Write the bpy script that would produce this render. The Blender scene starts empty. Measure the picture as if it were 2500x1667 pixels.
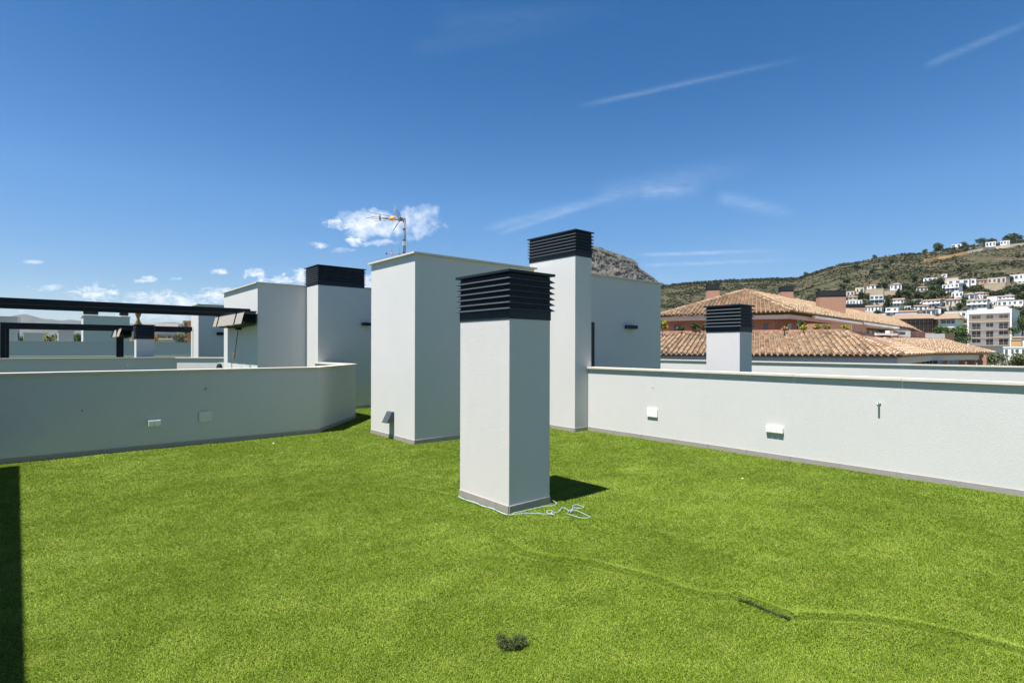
import bpy, bmesh, math, random
import numpy as np
from mathutils import Vector, Matrix, noise as mnoise

S = bpy.context.scene
COL = S.collection
R_ = math.radians
# ------------------------------------------------------------------ camera
FOCAL, H, HORIZON, ROLL = 1323.0, 1.5, 851.5, R_(0.15)
FW = Vector((.6492, .7606, 0)).normalized()
RT = Vector((FW.y, -FW.x, 0))
cd = bpy.data.cameras.new('camera'); cam = bpy.data.objects.new('camera', cd); COL.objects.link(cam)
cd.sensor_width = 36; cd.lens = FOCAL/2500*36; cd.shift_y = (HORIZON-833.5)/2500
cd.clip_start = .05; cd.clip_end = 40000
m = Matrix((RT, Vector((0, 0, 1)), -FW)).transposed()
cam.matrix_world = Matrix.Translation((0, 0, H)) @ (m @ Matrix.Rotation(ROLL, 3, 'Z')).to_4x4()
S.camera = cam
# ------------------------------------------------------------------ light
SUN_EL = R_(69.3)
S.view_settings.view_transform = 'Standard'; S.view_settings.look = 'None'
S.view_settings.exposure = 1.08; S.view_settings.gamma = 1
W = bpy.data.worlds.new('World'); S.world = W; W.use_nodes = True
WN = W.node_tree; WN.nodes.clear()
sl = bpy.data.lights.new('sun', 'SUN'); sl.energy = 5.0; sl.angle = R_(.5); sl.color = (1, .955, .89)
sun = bpy.data.objects.new('sun', sl); COL.objects.link(sun)
sun.rotation_euler = Vector((math.cos(SUN_EL), -.004, -math.sin(SUN_EL))).to_track_quat('-Z', 'Y').to_euler()
sun.location = (-5, 0, 12)

class NB:
    """small node building helper"""
    def __init__(s, nt): s.nt = nt
    def n(s, t, **k):
        o = s.nt.nodes.new(t)
        for a, b in k.items(): setattr(o, a, b)
        return o
    def put(s, sock, v):
        if isinstance(v, bpy.types.NodeSocket): s.nt.links.new(v, sock)
        elif v is not None: sock.default_value = v
    def m(s, op, a, b=None, c=None, clamp=False):
        o = s.n('ShaderNodeMath', operation=op, use_clamp=clamp)
        for i, v in enumerate((a, b, c)): s.put(o.inputs[i], v)
        return o.outputs[0]
    def mix(s, f, a, b, mode='MIX'):
        o = s.n('ShaderNodeMix', data_type='RGBA', blend_type=mode)
        s.put(o.inputs[0], f)
        for i, v in ((6, a), (7, b)):
            if isinstance(v, (tuple, list)): v = (*v[:3], 1)
            s.put(o.inputs[i], v)
        return o.outputs[2]
    def noise(s, vec, scale, detail=3, rough=.5, dist=0):
        o = s.n('ShaderNodeTexNoise'); s.put(o.inputs['Vector'], vec)
        o.inputs['Scale'].default_value = scale; o.inputs['Detail'].default_value = detail
        o.inputs['Roughness'].default_value = rough; o.inputs['Distortion'].default_value = dist
        return o.outputs['Fac']
    def ramp(s, f, a, b, lo=0., hi=1.):
        o = s.n('ShaderNodeMapRange'); o.clamp = True
        s.put(o.inputs[0], f)
        for i, v in enumerate((a, b, lo, hi)): s.put(o.inputs[i+1], v)
        return o.outputs[0]
    def mapping(s, vec, scale=(1, 1, 1), loc=(0, 0, 0), rot=(0, 0, 0)):
        o = s.n('ShaderNodeMapping'); s.put(o.inputs['Vector'], vec)
        o.inputs['Scale'].default_value = scale; o.inputs['Location'].default_value = loc; o.inputs['Rotation'].default_value = rot
        return o.outputs[0]

def build_world():
    b = NB(WN)
    sky = b.n('ShaderNodeTexSky', sky_type='NISHITA', sun_disc=False)
    sky.sun_elevation = SUN_EL; sky.sun_rotation = R_(-90)
    sky.altitude = 0; sky.air_density = .9; sky.dust_density = .15; sky.ozone_density = 1.6
    tc = b.n('ShaderNodeTexCoord').outputs['Generated']
    sep = b.n('ShaderNodeSeparateXYZ'); b.put(sep.inputs[0], tc)
    X, Y, Z = sep.outputs
    fw = b.m('ADD', b.m('MULTIPLY', X, FW.x), b.m('MULTIPLY', Y, FW.y))
    rt = b.m('ADD', b.m('MULTIPLY', X, RT.x), b.m('MULTIPLY', Y, RT.y))
    fr = b.ramp(fw, .05, .15)
    fwc = b.m('MAXIMUM', fw, .05)
    U = b.m('DIVIDE', rt, fwc); V = b.m('DIVIDE', Z, fwc)   # bearing / elevation tangents of the direction
    uv = b.n('ShaderNodeCombineXYZ'); b.put(uv.inputs[0], U); b.put(uv.inputs[1], V)
    uv = uv.outputs[0]
    nz = b.noise(uv, 16, 6, .62, .3); nz2 = b.noise(uv, 55, 5, .6)
    nz3 = b.noise(b.mapping(uv, scale=(1, 1.9, 1)), 42, 5, .65, .4)
    nn = b.m('ADD', b.m('MULTIPLY', nz, .72), b.m('MULTIPLY', nz2, .28))
    cu = lambda px: (px-1250)/FOCAL
    cv = lambda py: (HORIZON-py)/FOCAL
    total = None
    def blob(px, py, rx, ry, dens=1., ang=0., soft=.0):
        nonlocal total
        du = b.m('SUBTRACT', U, cu(px)); dv = b.m('SUBTRACT', V, cv(py))
        if ang:
            c, s_ = math.cos(ang), math.sin(ang)
            du, dv = b.m('ADD', b.m('MULTIPLY', du, c), b.m('MULTIPLY', dv, s_)), b.m('SUBTRACT', b.m('MULTIPLY', dv, c), b.m('MULTIPLY', du, s_))
        e = b.m('ADD', b.m('POWER', b.m('ABSOLUTE', b.m('DIVIDE', du, rx/FOCAL)), 2), b.m('POWER', b.m('ABSOLUTE', b.m('DIVIDE', dv, ry/FOCAL)), 2))
        e = b.m('SUBTRACT', 1., e)
        e = b.m('ADD', b.m('MULTIPLY', e, .42 if ry > 24 else .5), b.m('MULTIPLY', b.m('SUBTRACT', nn if ry > 24 else nz3, .5), 2.6 if ry > 24 else 3.0))
        e = b.ramp(e, .02, .70+soft, 0, dens)
        total = e if total is None else b.m('MAXIMUM', total, e)
    # cumulus low over the left and behind the aerial
    for a in ((905, 540, 105, 36, 1), (960, 552, 80, 30, 1), (1005, 545, 75, 46, 1), (840, 548, 55, 16, .9), (875, 590, 30, 13, .9), (935, 592, 34, 12, .45), (775, 600, 26, 9, .6),
              (832, 612, 30, 7, .35), (1040, 520, 35, 26, .6), (622, 672, 32, 13, .95), (690, 685, 60, 15, .8), (740, 682, 40, 24, .9), (535, 665, 24, 8, .7),
              (360, 685, 32, 8, .7), (430, 682, 18, 5, .5), (75, 643, 28, 6, .5), (115, 705, 45, 8, .5), (235, 718, 62, 20, .9), (370, 732, 80, 24, .7), (450, 738, 70, 22, .75),
              (530, 722, 55, 22, .85), (905, 690, 60, 22, .8), (60, 757, 30, 9, .4), (400, 770, 120, 16, .45), (1300, 330, 0.1, 0.1, 0)):
        if a[4]: blob(*a)
    # thin cirrus
    cirrus = None
    st = b.mapping(uv, scale=(6, 40, 1), rot=(0, 0, R_(-14)))
    sn = b.noise(st, 1.6, 5, .6, .5)
    fine = b.noise(b.mapping(uv, scale=(30, 120, 1), rot=(0, 0, R_(-14))), 1.2, 4, .6)
    def streak(x0, y0, x1, y1, w, dens, w2=None):
        nonlocal cirrus
        a = math.atan2(y0-y1, x1-x0); L = math.hypot(x1-x0, y1-y0)/FOCAL
        c, s_ = math.cos(a), math.sin(a)
        du = b.m('SUBTRACT', U, cu(x0)); dv = b.m('SUBTRACT', V, cv(y0))
        al = b.m('DIVIDE', b.m('ADD', b.m('MULTIPLY', du, c), b.m('MULTIPLY', dv, s_)), L)
        ac = b.m('SUBTRACT', b.m('MULTIPLY', dv, c), b.m('MULTIPLY', du, s_))
        g = b.m('POWER', 2.718, b.m('MULTIPLY', b.m('POWER', b.m('ABSOLUTE', b.m('DIVIDE', ac, w/FOCAL)), 2), -1))
        ends = b.m('MULTIPLY', b.ramp(al, -.03, .1), b.ramp(al, .55, 1.05, 1, 0))
        d = b.m('MULTIPLY', b.m('MULTIPLY', g, ends), b.m('MULTIPLY', b.m('ADD', b.m('MULTIPLY', fine, 1.3), -.1), dens*.75))
        cirrus = d if cirrus is None else b.m('ADD', cirrus, d)
    for a in ((1420, 258, 1960, 140, 6.5, .18), (2255, 160, 2560, 30, 8.5, .17), (1180, 560, 1560, 462, 10, .22), (1215, 572, 1500, 480, 6, .24), (1560, 622, 1900, 610, 4, .4),
              (1570, 647, 1960, 632, 4, .28), (1450, 480, 1850, 400, 26, .15), (1750, 478, 1950, 525, 16, .22), (1560, 470, 1720, 462, 14, .25), (1060, 60, 1500, 20, 26, .05),
              (1000, 120, 1400, 60, 22, .04), (1500, 700, 2100, 560, 50, .07)):
        streak(*a)
    veil = b.m('MULTIPLY', b.ramp(sn, .5, .85), b.m('MULTIPLY', b.ramp(V, .02, .3, 1, .3), .035))
    cirrus = b.m('ADD', cirrus, veil)
    hsv = b.n('ShaderNodeHueSaturation'); hsv.inputs['Saturation'].default_value = 1.3; hsv.inputs['Hue'].default_value = .5
    b.put(hsv.inputs['Color'], sky.outputs[0])
    gr = b.n('ShaderNodeValToRGB'); e = gr.color_ramp.elements   # clear dry air: paler, bluer band below mid height, deep above
    e[0].position = 0; e[0].color = (.98, 1.0, 1.12, 1); e[1].position = 1; e[1].color = (.80, .80, .82, 1)
    for ps, cc in ((.10, (1.02, 1.08, 1.20)), (.25, (1.22, 1.34, 1.42)), (.34, (.98, 1.23, 1.33)), (.44, (.66, 1.10, 1.24)), (.56, (.46, 1.03, 1.22)), (.75, (.50, .74, .86))):
        q = e.new(ps); q.color = (*cc, 1)
    b.put(gr.inputs[0], b.m('MAXIMUM', Z, 0.))
    skyc = b.mix(1., hsv.outputs[0], gr.outputs[0], 'MULTIPLY')
    shade = b.ramp(b.noise(b.mapping(uv, loc=(0, .006, 0)), 30, 4, .55), .35, .7)
    cc = b.mix(shade, (8.8, 9.6, 11.0), (12.2, 12.5, 13.1))
    c = b.mix(b.m('MULTIPLY', cirrus, fr, clamp=True), skyc, (9.5, 10.8, 12.6))
    c = b.mix(b.m('MULTIPLY', total, fr, clamp=True), c, cc)
    bg = b.n('ShaderNodeBackground'); bg.inputs['Strength'].default_value = .05; b.put(bg.inputs['Color'], c)
    out = b.n('ShaderNodeOutputWorld'); WN.links.new(bg.outputs[0], out.inputs[0])
build_world()

# ------------------------------------------------------------------ positions: bearing and height read at a known distance
def nrm(px, py):
    dx, dy = px-1250, py-HORIZON
    c, s = math.cos(ROLL), math.sin(ROLL)
    return (dx*c+dy*s)/FOCAL, (-dx*s+dy*c)/FOCAL
def at(px, py, Z):
    a, b = nrm(px, py)
    p = FW*Z+RT*(a*Z); return Vector((p.x, p.y, H-b*Z))
def on_ground(px, py, z=0.):
    a, b = nrm(px, py); return at(px, py, (H-z)/b)

# ------------------------------------------------------------------ materials
def mat(name, col, rough=.7, col2=None, nscale=3., nmix=.5, bump=0., bscale=40., bdetail=3, island=None, metal=0., spec=.5, extra=None, stretch=(1, 1, 1)):
    M = bpy.data.materials.new(name); M.use_nodes = True
    nt = M.node_tree; b = NB(nt); p = nt.nodes['Principled BSDF']
    p.inputs['Roughness'].default_value = rough; p.inputs['Metallic'].default_value = metal
    p.inputs['Specular IOR Level'].default_value = spec
    tc = b.n('ShaderNodeTexCoord').outputs['Object']
    v = b.mapping(tc, scale=stretch)
    c = (*col, 1)
    if col2:
        f = b.ramp(b.noise(v, nscale, 5, .6), .5-nmix*.35, .5+nmix*.35)
        c = b.mix(f, col, col2)
    if island:
        g = b.n('ShaderNodeNewGeometry').outputs['Random Per Island']
        r = b.n('ShaderNodeValToRGB'); e = r.color_ramp.elements
        for i, (pos, cc) in enumerate(island):
            el = e[i] if i < 2 else e.new(pos)
            el.position = pos; el.color = (*cc, 1)
        b.put(r.inputs[0], g)
        c = b.mix(b.m('MULTIPLY', f, .55), r.outputs[0], col2) if col2 else r.outputs[0]
    if extra: c = extra(b, tc, c, p)
    b.put(p.inputs['Base Color'], c)
    if bump:
        bn = b.n('ShaderNodeBump'); bn.inputs['Strength'].default_value = 1; bn.inputs['Distance'].default_value = bump
        b.put(bn.inputs['Height'], b.noise(v, bscale, bdetail, .6)); b.put(p.inputs['Normal'], bn.outputs[0])
    return M

def stucco(name, base, grain, gscale, stains=True):
    def ex(b, tc, c, p):
        n1 = b.ramp(b.noise(tc, .9, 4, .6), .3, .75)
        n2 = b.ramp(b.noise(tc, 7, 5, .65), .35, .75)
        c = b.mix(b.m('MULTIPLY', n1, .55), c, tuple(x*y for x, y in zip(base, (.90, .915, .93))))
        c = b.mix(b.m('MULTIPLY', n2, .35), c, tuple(x*y for x, y in zip(base, (1.06, 1.045, 1.02))))
        if stains:   # faint run marks
            s = b.noise(b.mapping(tc, scale=(9, 9, .35)), 1., 5, .7)
            c = b.mix(b.ramp(s, .62, .85, 0, .22), c, tuple(x*y for x, y in zip(base, (.72, .70, .66))))
            k = b.noise(tc, 60, 2, .5)
            c = b.mix(b.ramp(k, .76, .8, 0, .25), c, tuple(x*.55 for x in base))
        return c
    return mat(name, base, .88, bump=grain, bscale=gscale, bdetail=5, extra=ex, spec=.2)

WALLC = (.562, .560, .555)
M = {}
M['stucco'] = stucco('painted_render', WALLC, .0022, 90)
M['stucco_rough'] = stucco('rough_painted_render', (.585, .58, .574), .0036, 150)
M['stone'] = mat('coping_stone', (.52, .48, .43), .6, (.60, .565, .51), 9, .8, .001, 60)
M['skirt'] = mat('skirting_tile', (.27, .25, .235), .5, (.33, .31, .29), 14, .8, .0008, 90)
M['black'] = mat('dark_powder_coat', (.009, .017, .024), .5, (.012, .021, .029), 8, .8, .0003, 200, spec=.3)
M['slat'] = mat('sunlit_louvre_coat', (.042, .056, .068), .4, spec=.6)  # same dark coat as the collar, lightened so the blades look sunlit
M['black2'] = mat('dark_matt_metal', (.005, .008, .012), .55, spec=.3)
M['lampgrey'] = mat('grey_lamp_metal', (.055, .07, .085), .45)
M['fabric'] = mat('awning_fabric', (.27, .245, .225), .9, (.31, .285, .26), 20, .8, .002, 60)
M['fabric_dark'] = mat('dark_awning_fabric', (.05, .06, .07), .9)  # darker cloth colour for the gathered folds
M['plastic'] = mat('white_plastic', (.82, .82, .78), .35)
M['chrome'] = mat('bright_metal', (.75, .75, .75), .25, metal=1.)
M['galv'] = mat('galvanised_steel', (.17, .17, .175), .6, (.12, .12, .125), 30, .7, metal=.2)
M['orange'] = mat('orange_plastic', (.85, .33, .02), .45)
M['rope'] = mat('blue_white_cord', (.24, .36, .56), .8, (.48, .56, .66), 160, .9)
M['cable'] = mat('black_cable', (.01, .01, .01), .6)
M['debris'] = mat('paper_scrap', (.75, .73, .68), .9)
M['screed'] = mat('terrace_turf_floor', (.07, .10, .02), .95, (.05, .075, .015), 3, .8, .003, 30, spec=.1)
TERRA = [(0., (.32, .20, .12)), (.2, (.50, .34, .21)), (.5, (.62, .46, .30)), (.7, (.52, .385, .26)), (.87, (.22, .17, .125)), (1., (.66, .53, .37))]
M['tile'] = mat('clay_tile', (.5, .33, .2), .85, (.17, .13, .095), 3.5, .7, .004, 40, island=TERRA, spec=.2)
M['tile_bed'] = mat('tile_channel', (.22, .13, .08), .9, (.18, .12, .08), 3, .8)
M['tile_far'] = mat('far_clay_roof', (.27, .19, .135), .9, (.19, .135, .095), .8, .9, .05, 4)
M['cream'] = mat('pale_fascia', (.72, .65, .61), .7, (.66, .60, .56), 2, .7)
M['whitefar'] = mat('far_white_render', (.84, .83, .81), .85, (.74, .73, .71), .5, .8, .01, 6)
M['creamfar'] = mat('far_cream_render', (.66, .56, .44), .85, (.54, .45, .34), .5, .8, .01, 6)
M['stonefar'] = mat('dry_stone', (.50, .39, .27), .9, (.34, .27, .19), .6, .9, .15, 1.2)
M['orangefar'] = mat('ochre_render', (.62, .36, .16), .9, (.5, .3, .15), .5, .8)
M['brownfar'] = mat('brown_render', (.30, .17, .11), .9, (.36, .22, .15), .4, .8)
M['lilac'] = mat('grey_render', (.42, .41, .44), .9, (.36, .35, .38), .4, .8)
M['pane'] = mat('window_glass', (.05, .07, .09), .12, (.09, .12, .15), 1.2, .8)
M['shutter'] = mat('brown_shutter', (.30, .24, .20), .7)
M['bluedoor'] = mat('blue_glazed_door', (.06, .13, .22), .2)
M['leaf_dark'] = mat('pine_foliage', (.03, .05, .02), .8, island=[(0., (.022, .040, .014)), (.5, (.045, .072, .022)), (1., (.085, .115, .035))])
M['leaf_olive'] = mat('olive_foliage', (.06, .08, .03), .8, island=[(0., (.045, .06, .025)), (.5, (.09, .11, .045)), (1., (.14, .16, .07))])
M['leaf_bright'] = mat('fresh_foliage', (.05, .10, .02), .8, island=[(0., (.022, .05, .010)), (.5, (.045, .09, .018)), (1., (.09, .15, .03))])
M['leaf_yellow'] = mat('yellow_green_foliage', (.2, .22, .02), .8, island=[(0., (.10, .13, .015)), (.5, (.28, .30, .02)), (1., (.48, .42, .04))])
M['leaf_brown'] = mat('dry_palm_frond', (.3, .18, .06), .9, island=[(0., (.18, .10, .04)), (.5, (.35, .22, .08)), (1., (.50, .36, .14))])
M['bark'] = mat('bark', (.10, .07, .05), .95, (.16, .12, .09), 8, .8)
def brickm():
    def ex(b, tc, c, p):
        br = b.n('ShaderNodeTexBrick'); b.put(br.inputs['Vector'], b.mapping(tc, rot=(R_(90), 0, 0)))
        br.inputs['Scale'].default_value = 4.0; br.inputs['Mortar Size'].default_value = .012
        br.inputs['Color1'].default_value = (.33, .175, .115, 1); br.inputs['Color2'].default_value = (.39, .22, .15, 1); br.inputs['Mortar'].default_value = (.33, .20, .14, 1)
        n = b.ramp(b.noise(tc, 2, 4, .6), .3, .8)
        return b.mix(b.m('MULTIPLY', n, .4), br.outputs[0], (.40, .25, .18))
    return mat('terracotta_brick', (.45, .18, .1), .85, extra=ex)
M['brick'] = brickm()

# ------------------------------------------------------------------ mesh helpers
class MB:
    def __init__(s): s.v = []; s.f = []
    def add(s, vs, fs):
        o = len(s.v); s.v += [tuple(v) for v in vs]; s.f += [tuple(i+o for i in f) for f in fs]
    def box(s, x0, x1, y0, y1, z0, z1):
        if x0 > x1: x0, x1 = x1, x0
        if y0 > y1: y0, y1 = y1, y0
        s.add([(x0, y0, z0), (x1, y0, z0), (x1, y1, z0), (x0, y1, z0), (x0, y0, z1), (x1, y0, z1), (x1, y1, z1), (x0, y1, z1)],
              [(3, 2, 1, 0), (4, 5, 6, 7), (0, 1, 5, 4), (1, 2, 6, 5), (2, 3, 7, 6), (3, 0, 4, 7)])
        return s
    def bar(s, p, q, w, h, up=Vector((0, 0, 1))):
        p, q = Vector(p), Vector(q); d = (q-p).normalized()
        if abs(d.dot(up)) > .98: up = Vector((1, 0, 0))
        a = d.cross(up).normalized()*w/2; b = a.cross(d).normalized()*h/2
        vs = [p-a-b, p+a-b, p+a+b, p-a+b, q-a-b, q+a-b, q+a+b, q-a+b]
        s.add(vs, [(0, 1, 2, 3), (7, 6, 5, 4), (4, 5, 1, 0), (5, 6, 2, 1), (6, 7, 3, 2), (7, 4, 0, 3)]); return s
    def tube(s, pts, r, n=8):
        pts = [Vector(p) for p in pts]; rs = r if isinstance(r, (list, tuple)) else [r]*len(pts)
        rings = []; vs = []
        for i, p in enumerate(pts):
            d = (pts[min(i+1, len(pts)-1)]-pts[max(i-1, 0)]).normalized()
            up = Vector((0, 0, 1)) if abs(d.z) < .9 else Vector((1, 0, 0))
            a = d.cross(up).normalized(); b = a.cross(d)
            vs += [p+(a*math.cos(t)+b*math.sin(t))*rs[i] for t in (2*math.pi*k/n for k in range(n))]
        fs = [(i*n+k, i*n+(k+1) % n, (i+1)*n+(k+1) % n, (i+1)*n+k) for i in range(len(pts)-1) for k in range(n)]
        fs += [tuple(range(n))[::-1], tuple((len(pts)-1)*n+k for k in range(n))]
        s.add(vs, fs); return s
    def prism(s, poly, z0, z1):
        n = len(poly)
        s.add([(x, y, z0) for x, y in poly]+[(x, y, z1) for x, y in poly],
              [tuple(range(n))[::-1], tuple(range(n, 2*n))]+[(i, (i+1) % n, n+(i+1) % n, n+i) for i in range(n)]); return s
    def build(s, name, m, parent=None, bevel=0., smooth=False, loc=None):
        me = bpy.data.meshes.new(name); me.from_pydata(s.v, [], s.f); me.update()
        me.materials.append(m)
        if bevel or len(s.f) < 4000:
            bm = bmesh.new(); bm.from_mesh(me)
            bmesh.ops.recalc_face_normals(bm, faces=bm.faces)
            if bevel:
                bmesh.ops.bevel(bm, geom=[e for e in bm.edges if e.calc_length() > bevel*4], offset=bevel, segments=2, affect='EDGES', profile=.7)
            bm.to_mesh(me); bm.free()
        if smooth: me.polygons.foreach_set('use_smooth', [True]*len(me.polygons))
        o = bpy.data.objects.new(name, me); COL.objects.link(o)
        if parent: o.parent = parent
        if loc: o.location = loc
        return o

def tag(o, label=None, cat=None, group=None, kind=None):
    if label: o['label'] = label
    if cat: o['category'] = cat
    if group: o['group'] = group
    if kind: o['kind'] = kind
    return o
def empty(name, label, cat, loc=(0, 0, 0), rz=0., group=None):
    o = bpy.data.objects.new(name, None); COL.objects.link(o)
    o.location = loc; o.rotation_euler = (0, 0, rz); o.empty_display_size = .2
    return tag(o, label, cat, group)
def B(*a): return MB().box(*a)
KIDS = {}
def copy_tree(o, parent=None):
    c = o.copy(); COL.objects.link(c)
    if parent: c.parent = parent
    for ch in list(o.children): copy_tree(ch, c)
    return c

# ------------------------------------------------------------------ the neighbourhood ground and hills
GZ = -10.5
def lerp_tab(tab, x):
    if x <= tab[0][0]: return tab[0][1]
    for (a, b), (c, d) in zip(tab, tab[1:]):
        if x <= c: return b+(d-b)*(x-a)/(c-a)
    return tab[-1][1]
RIDGE = [(1250, 800), (1450, 735), (1560, 712), (1616, 698), (1678, 691), (1760, 684), (1834, 681.5), (1912, 679.5), (1948, 678.6), (1971, 668.8), (1993, 662), (2050, 643), (2098, 637), (2136, 627), (2188, 620), (2257, 614.5),
         (2308, 607), (2346, 600), (2394, 593), (2461, 587), (2520, 582), (2700, 560), (3000, 560), (3300, 620)]
RDIST = [(1250, 900), (1900, 860), (2050, 800), (2500, 780), (3300, 760)]
FOOT = 165.
def hill_h(px, Z):
    Zr = lerp_tab(RDIST, px); zr = H+(HORIZON-lerp_tab(RIDGE, px))/FOCAL*Zr
    if Z <= FOOT: return GZ
    t = (Z-FOOT)/(Zr-FOOT)
    if t <= 1: s = t**1.22
    else: s = 1-.55*(t-1)-.9*(t-1)**2
    p = FW*Z+RT*((px-1250)/FOCAL*Z)
    n = mnoise.fractal((p.x*.012, p.y*.012, 3.1), 1., 2.1, 5)
    env = min(1, max(0, t*4))*(.25 if .93 < t < 1.05 else 1)
    return GZ+(zr-GZ)*s+n*5*env
def hill_hit(px, py):
    """distance and point where the line of sight meets the hillside"""
    b = nrm(px, py)[1]; Z = FOOT+5.
    while Z < 1200:
        if hill_h(px, Z) > H-b*Z: break
        Z += 2.
    return Z, at(px, py, Z)

def grid_mesh(name, cols, rows, fn, m):
    vs = [fn(c, r) for r in rows for c in cols]; n = len(cols)
    fs = [(j*n+i, j*n+i+1, (j+1)*n+i+1, (j+1)*n+i) for j in range(len(rows)-1) for i in range(n-1)]
    me = bpy.data.meshes.new(name); me.from_pydata(vs, [], fs); me.materials.append(m)
    me.polygons.foreach_set('use_smooth', [True]*len(me.polygons)); me.update()
    o = bpy.data.objects.new(name, me); COL.objects.link(o); return o

def hillmat():
    def ex(b, tc, c, p):
        a = b.noise(tc, .035, 7, .68, .4); d = b.noise(tc, .16, 6, .7); e = b.noise(tc, .5, 4, .7)
        c = b.mix(b.ramp(a, .38, .6), (.040, .045, .022), (.098, .078, .052))
        c = b.mix(b.ramp(d, .48, .60), c, (.036, .044, .019))
        c = b.mix(b.ramp(e, .6, .72, 0, .6), c, (.17, .14, .105))
        rk = b.noise(b.mapping(tc, scale=(1, 1, 5)), .05, 6, .75)
        c = b.mix(b.ramp(rk, .60, .7, 0, .65), c, (.25, .22, .19))
        return c
    return mat('hill_scrub_soil', (.1, .1, .05), .95, bump=1.2, bscale=.3, bdetail=6, extra=ex, spec=.1)
def rockmat():
    def ex(b, tc, c, p):
        a = b.noise(b.mapping(tc, scale=(1, 1, 1.6)), .02, 9, .75, .6); d = b.noise(tc, .008, 6, .6); e = b.noise(tc, .09, 5, .75)
        c = b.mix(b.ramp(a, .4, .62), (.065, .062, .06), (.145, .13, .115))
        c = b.mix(b.ramp(d, .46, .6, 0, .7), c, (.06, .066, .035))
        c = b.mix(b.ramp(e, .5, .66, 0, .75), c, (.04, .044, .03))
        return c
    return mat('mountain_rock', (.2, .18, .15), .95, bump=14, bscale=.03, bdetail=8, extra=ex, spec=.1)
def groundmat():
    def ex(b, tc, c, p):
        a = b.noise(tc, .05, 6, .65); d = b.noise(tc, .4, 5, .7)
        c = b.mix(b.ramp(a, .4, .6), (.16, .14, .08), (.09, .11, .04))
        return b.mix(b.ramp(d, .5, .65), c, (.06, .08, .03))
    return mat('town_ground', (.15, .13, .09), .95, extra=ex, spec=.1)

n_ = 44
g = grid_mesh('ground', [i*500-11000 for i in range(n_+1)], [i*500-11000 for i in range(n_+1)], lambda x, y: (x, y, GZ-.02), groundmat())
tag(g, kind='structure')
cols = [1250+i*5 for i in range(411)]; rows = [FOOT-15+i*5 for i in range(30)]+[FOOT+130+i*8 for i in range(100)]
hc = {}
def hp(c, r):
    p = FW*r+RT*((c-1250)/FOCAL*r); return (p.x, p.y, hill_h(c, r)-(.3 if r <= FOOT else 0))
tag(grid_mesh('hillside', cols, rows, hp, hillmat()), kind='structure')

MT = [(1000, 800), (1150, 745), (1230, 705), (1290, 672), (1340, 628), (1390, 603), (1420, 596), (1445, 597.5), (1480, 609), (1520, 623), (1548, 634), (1556, 641), (1559, 652), (1570, 660), (1588, 672), (1605, 686), (1618, 700), (1640, 716), (1700, 745), (1800, 800)]
MZ = 2600.
def mtn(c, r):
    t = r   # 0 foot .. 1 crest .. 1.6 behind
    yt = lerp_tab(MT, c); top = (HORIZON-yt)/FOCAL*MZ
    n = mnoise.fractal((c*.012, t*3.1, .5), 1., 2.1, 6); n2 = mnoise.fractal((c*.07, t*22, 4.5), .9, 2.1, 5); n3 = mnoise.fractal((c*.22, t*60, 1.5), .8, 2.1, 4)
    s = t**.8 if t <= 1 else 1-(t-1)*1.2
    if .95 < t < 1.05: n *= .5; n2 *= .4; n3 *= .5
    Z = MZ+(t-1)*900-n*70*min(1, 4*t)-n2*34-n3*16
    z = H+top*s*(Z/MZ if t <= 1 else 1)*1.0+n2*7+n3*5
    p = FW*Z+RT*((c-1250)/FOCAL*Z)
    return (p.x, p.y, max(z, GZ-1) if t > .02 else GZ-2)
tag(grid_mesh('mountain', [1000+i*1.6 for i in range(501)], [i/130 for i in range(209)], mtn, rockmat()), kind='structure')
BL = [(-900, 790), (-300, 770), (-100, 778), (0, 780), (43, 772), (63, 769.5), (80, 774), (105, 781.5), (125, 782), (150, 786), (170, 783), (195, 786), (240, 788), (330, 793), (380, 790), (430, 789), (470, 797), (560, 805), (700, 830), (760, 848)]
BZ = 7000.
def blm(c, r):
    top = (HORIZON-lerp_tab(BL, c))/FOCAL*BZ; n = mnoise.fractal((c*.03, r*4, 2.2), 1., 2.1, 5)
    s = r**.9 if r <= 1 else 1-(r-1)
    Z = BZ+(r-1)*2200-n*200*(r < .93); p = FW*Z+RT*((c-1250)/FOCAL*Z)
    return (p.x, p.y, H+top*s*(Z/BZ if r <= 1 else 1)+n*14*(.3 if .9 < r < 1.1 else 1))
tag(grid_mesh('far_mountains', [-900+i*8 for i in range(210)], [i/30 for i in range(45)], blm, mat('far_slope', (.035, .05, .04), .95, (.06, .065, .05), .002, .9)), kind='structure')

# ------------------------------------------------------------------ our roof terrace
# building that carries the terraces
tb = empty('terrace_building', 'white rendered building under the turfed roof terraces', 'building')
B(-9, 7.9, -3, 34, GZ, -.06).build('body', M['screed'], tb)
B(7.9, 17.5, -6, 34, GZ, -.06).build('body', M['screed'], tb)
WX = 7.57      # face of the right parapet
LY = 9.554     # face of the left parapet

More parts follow.
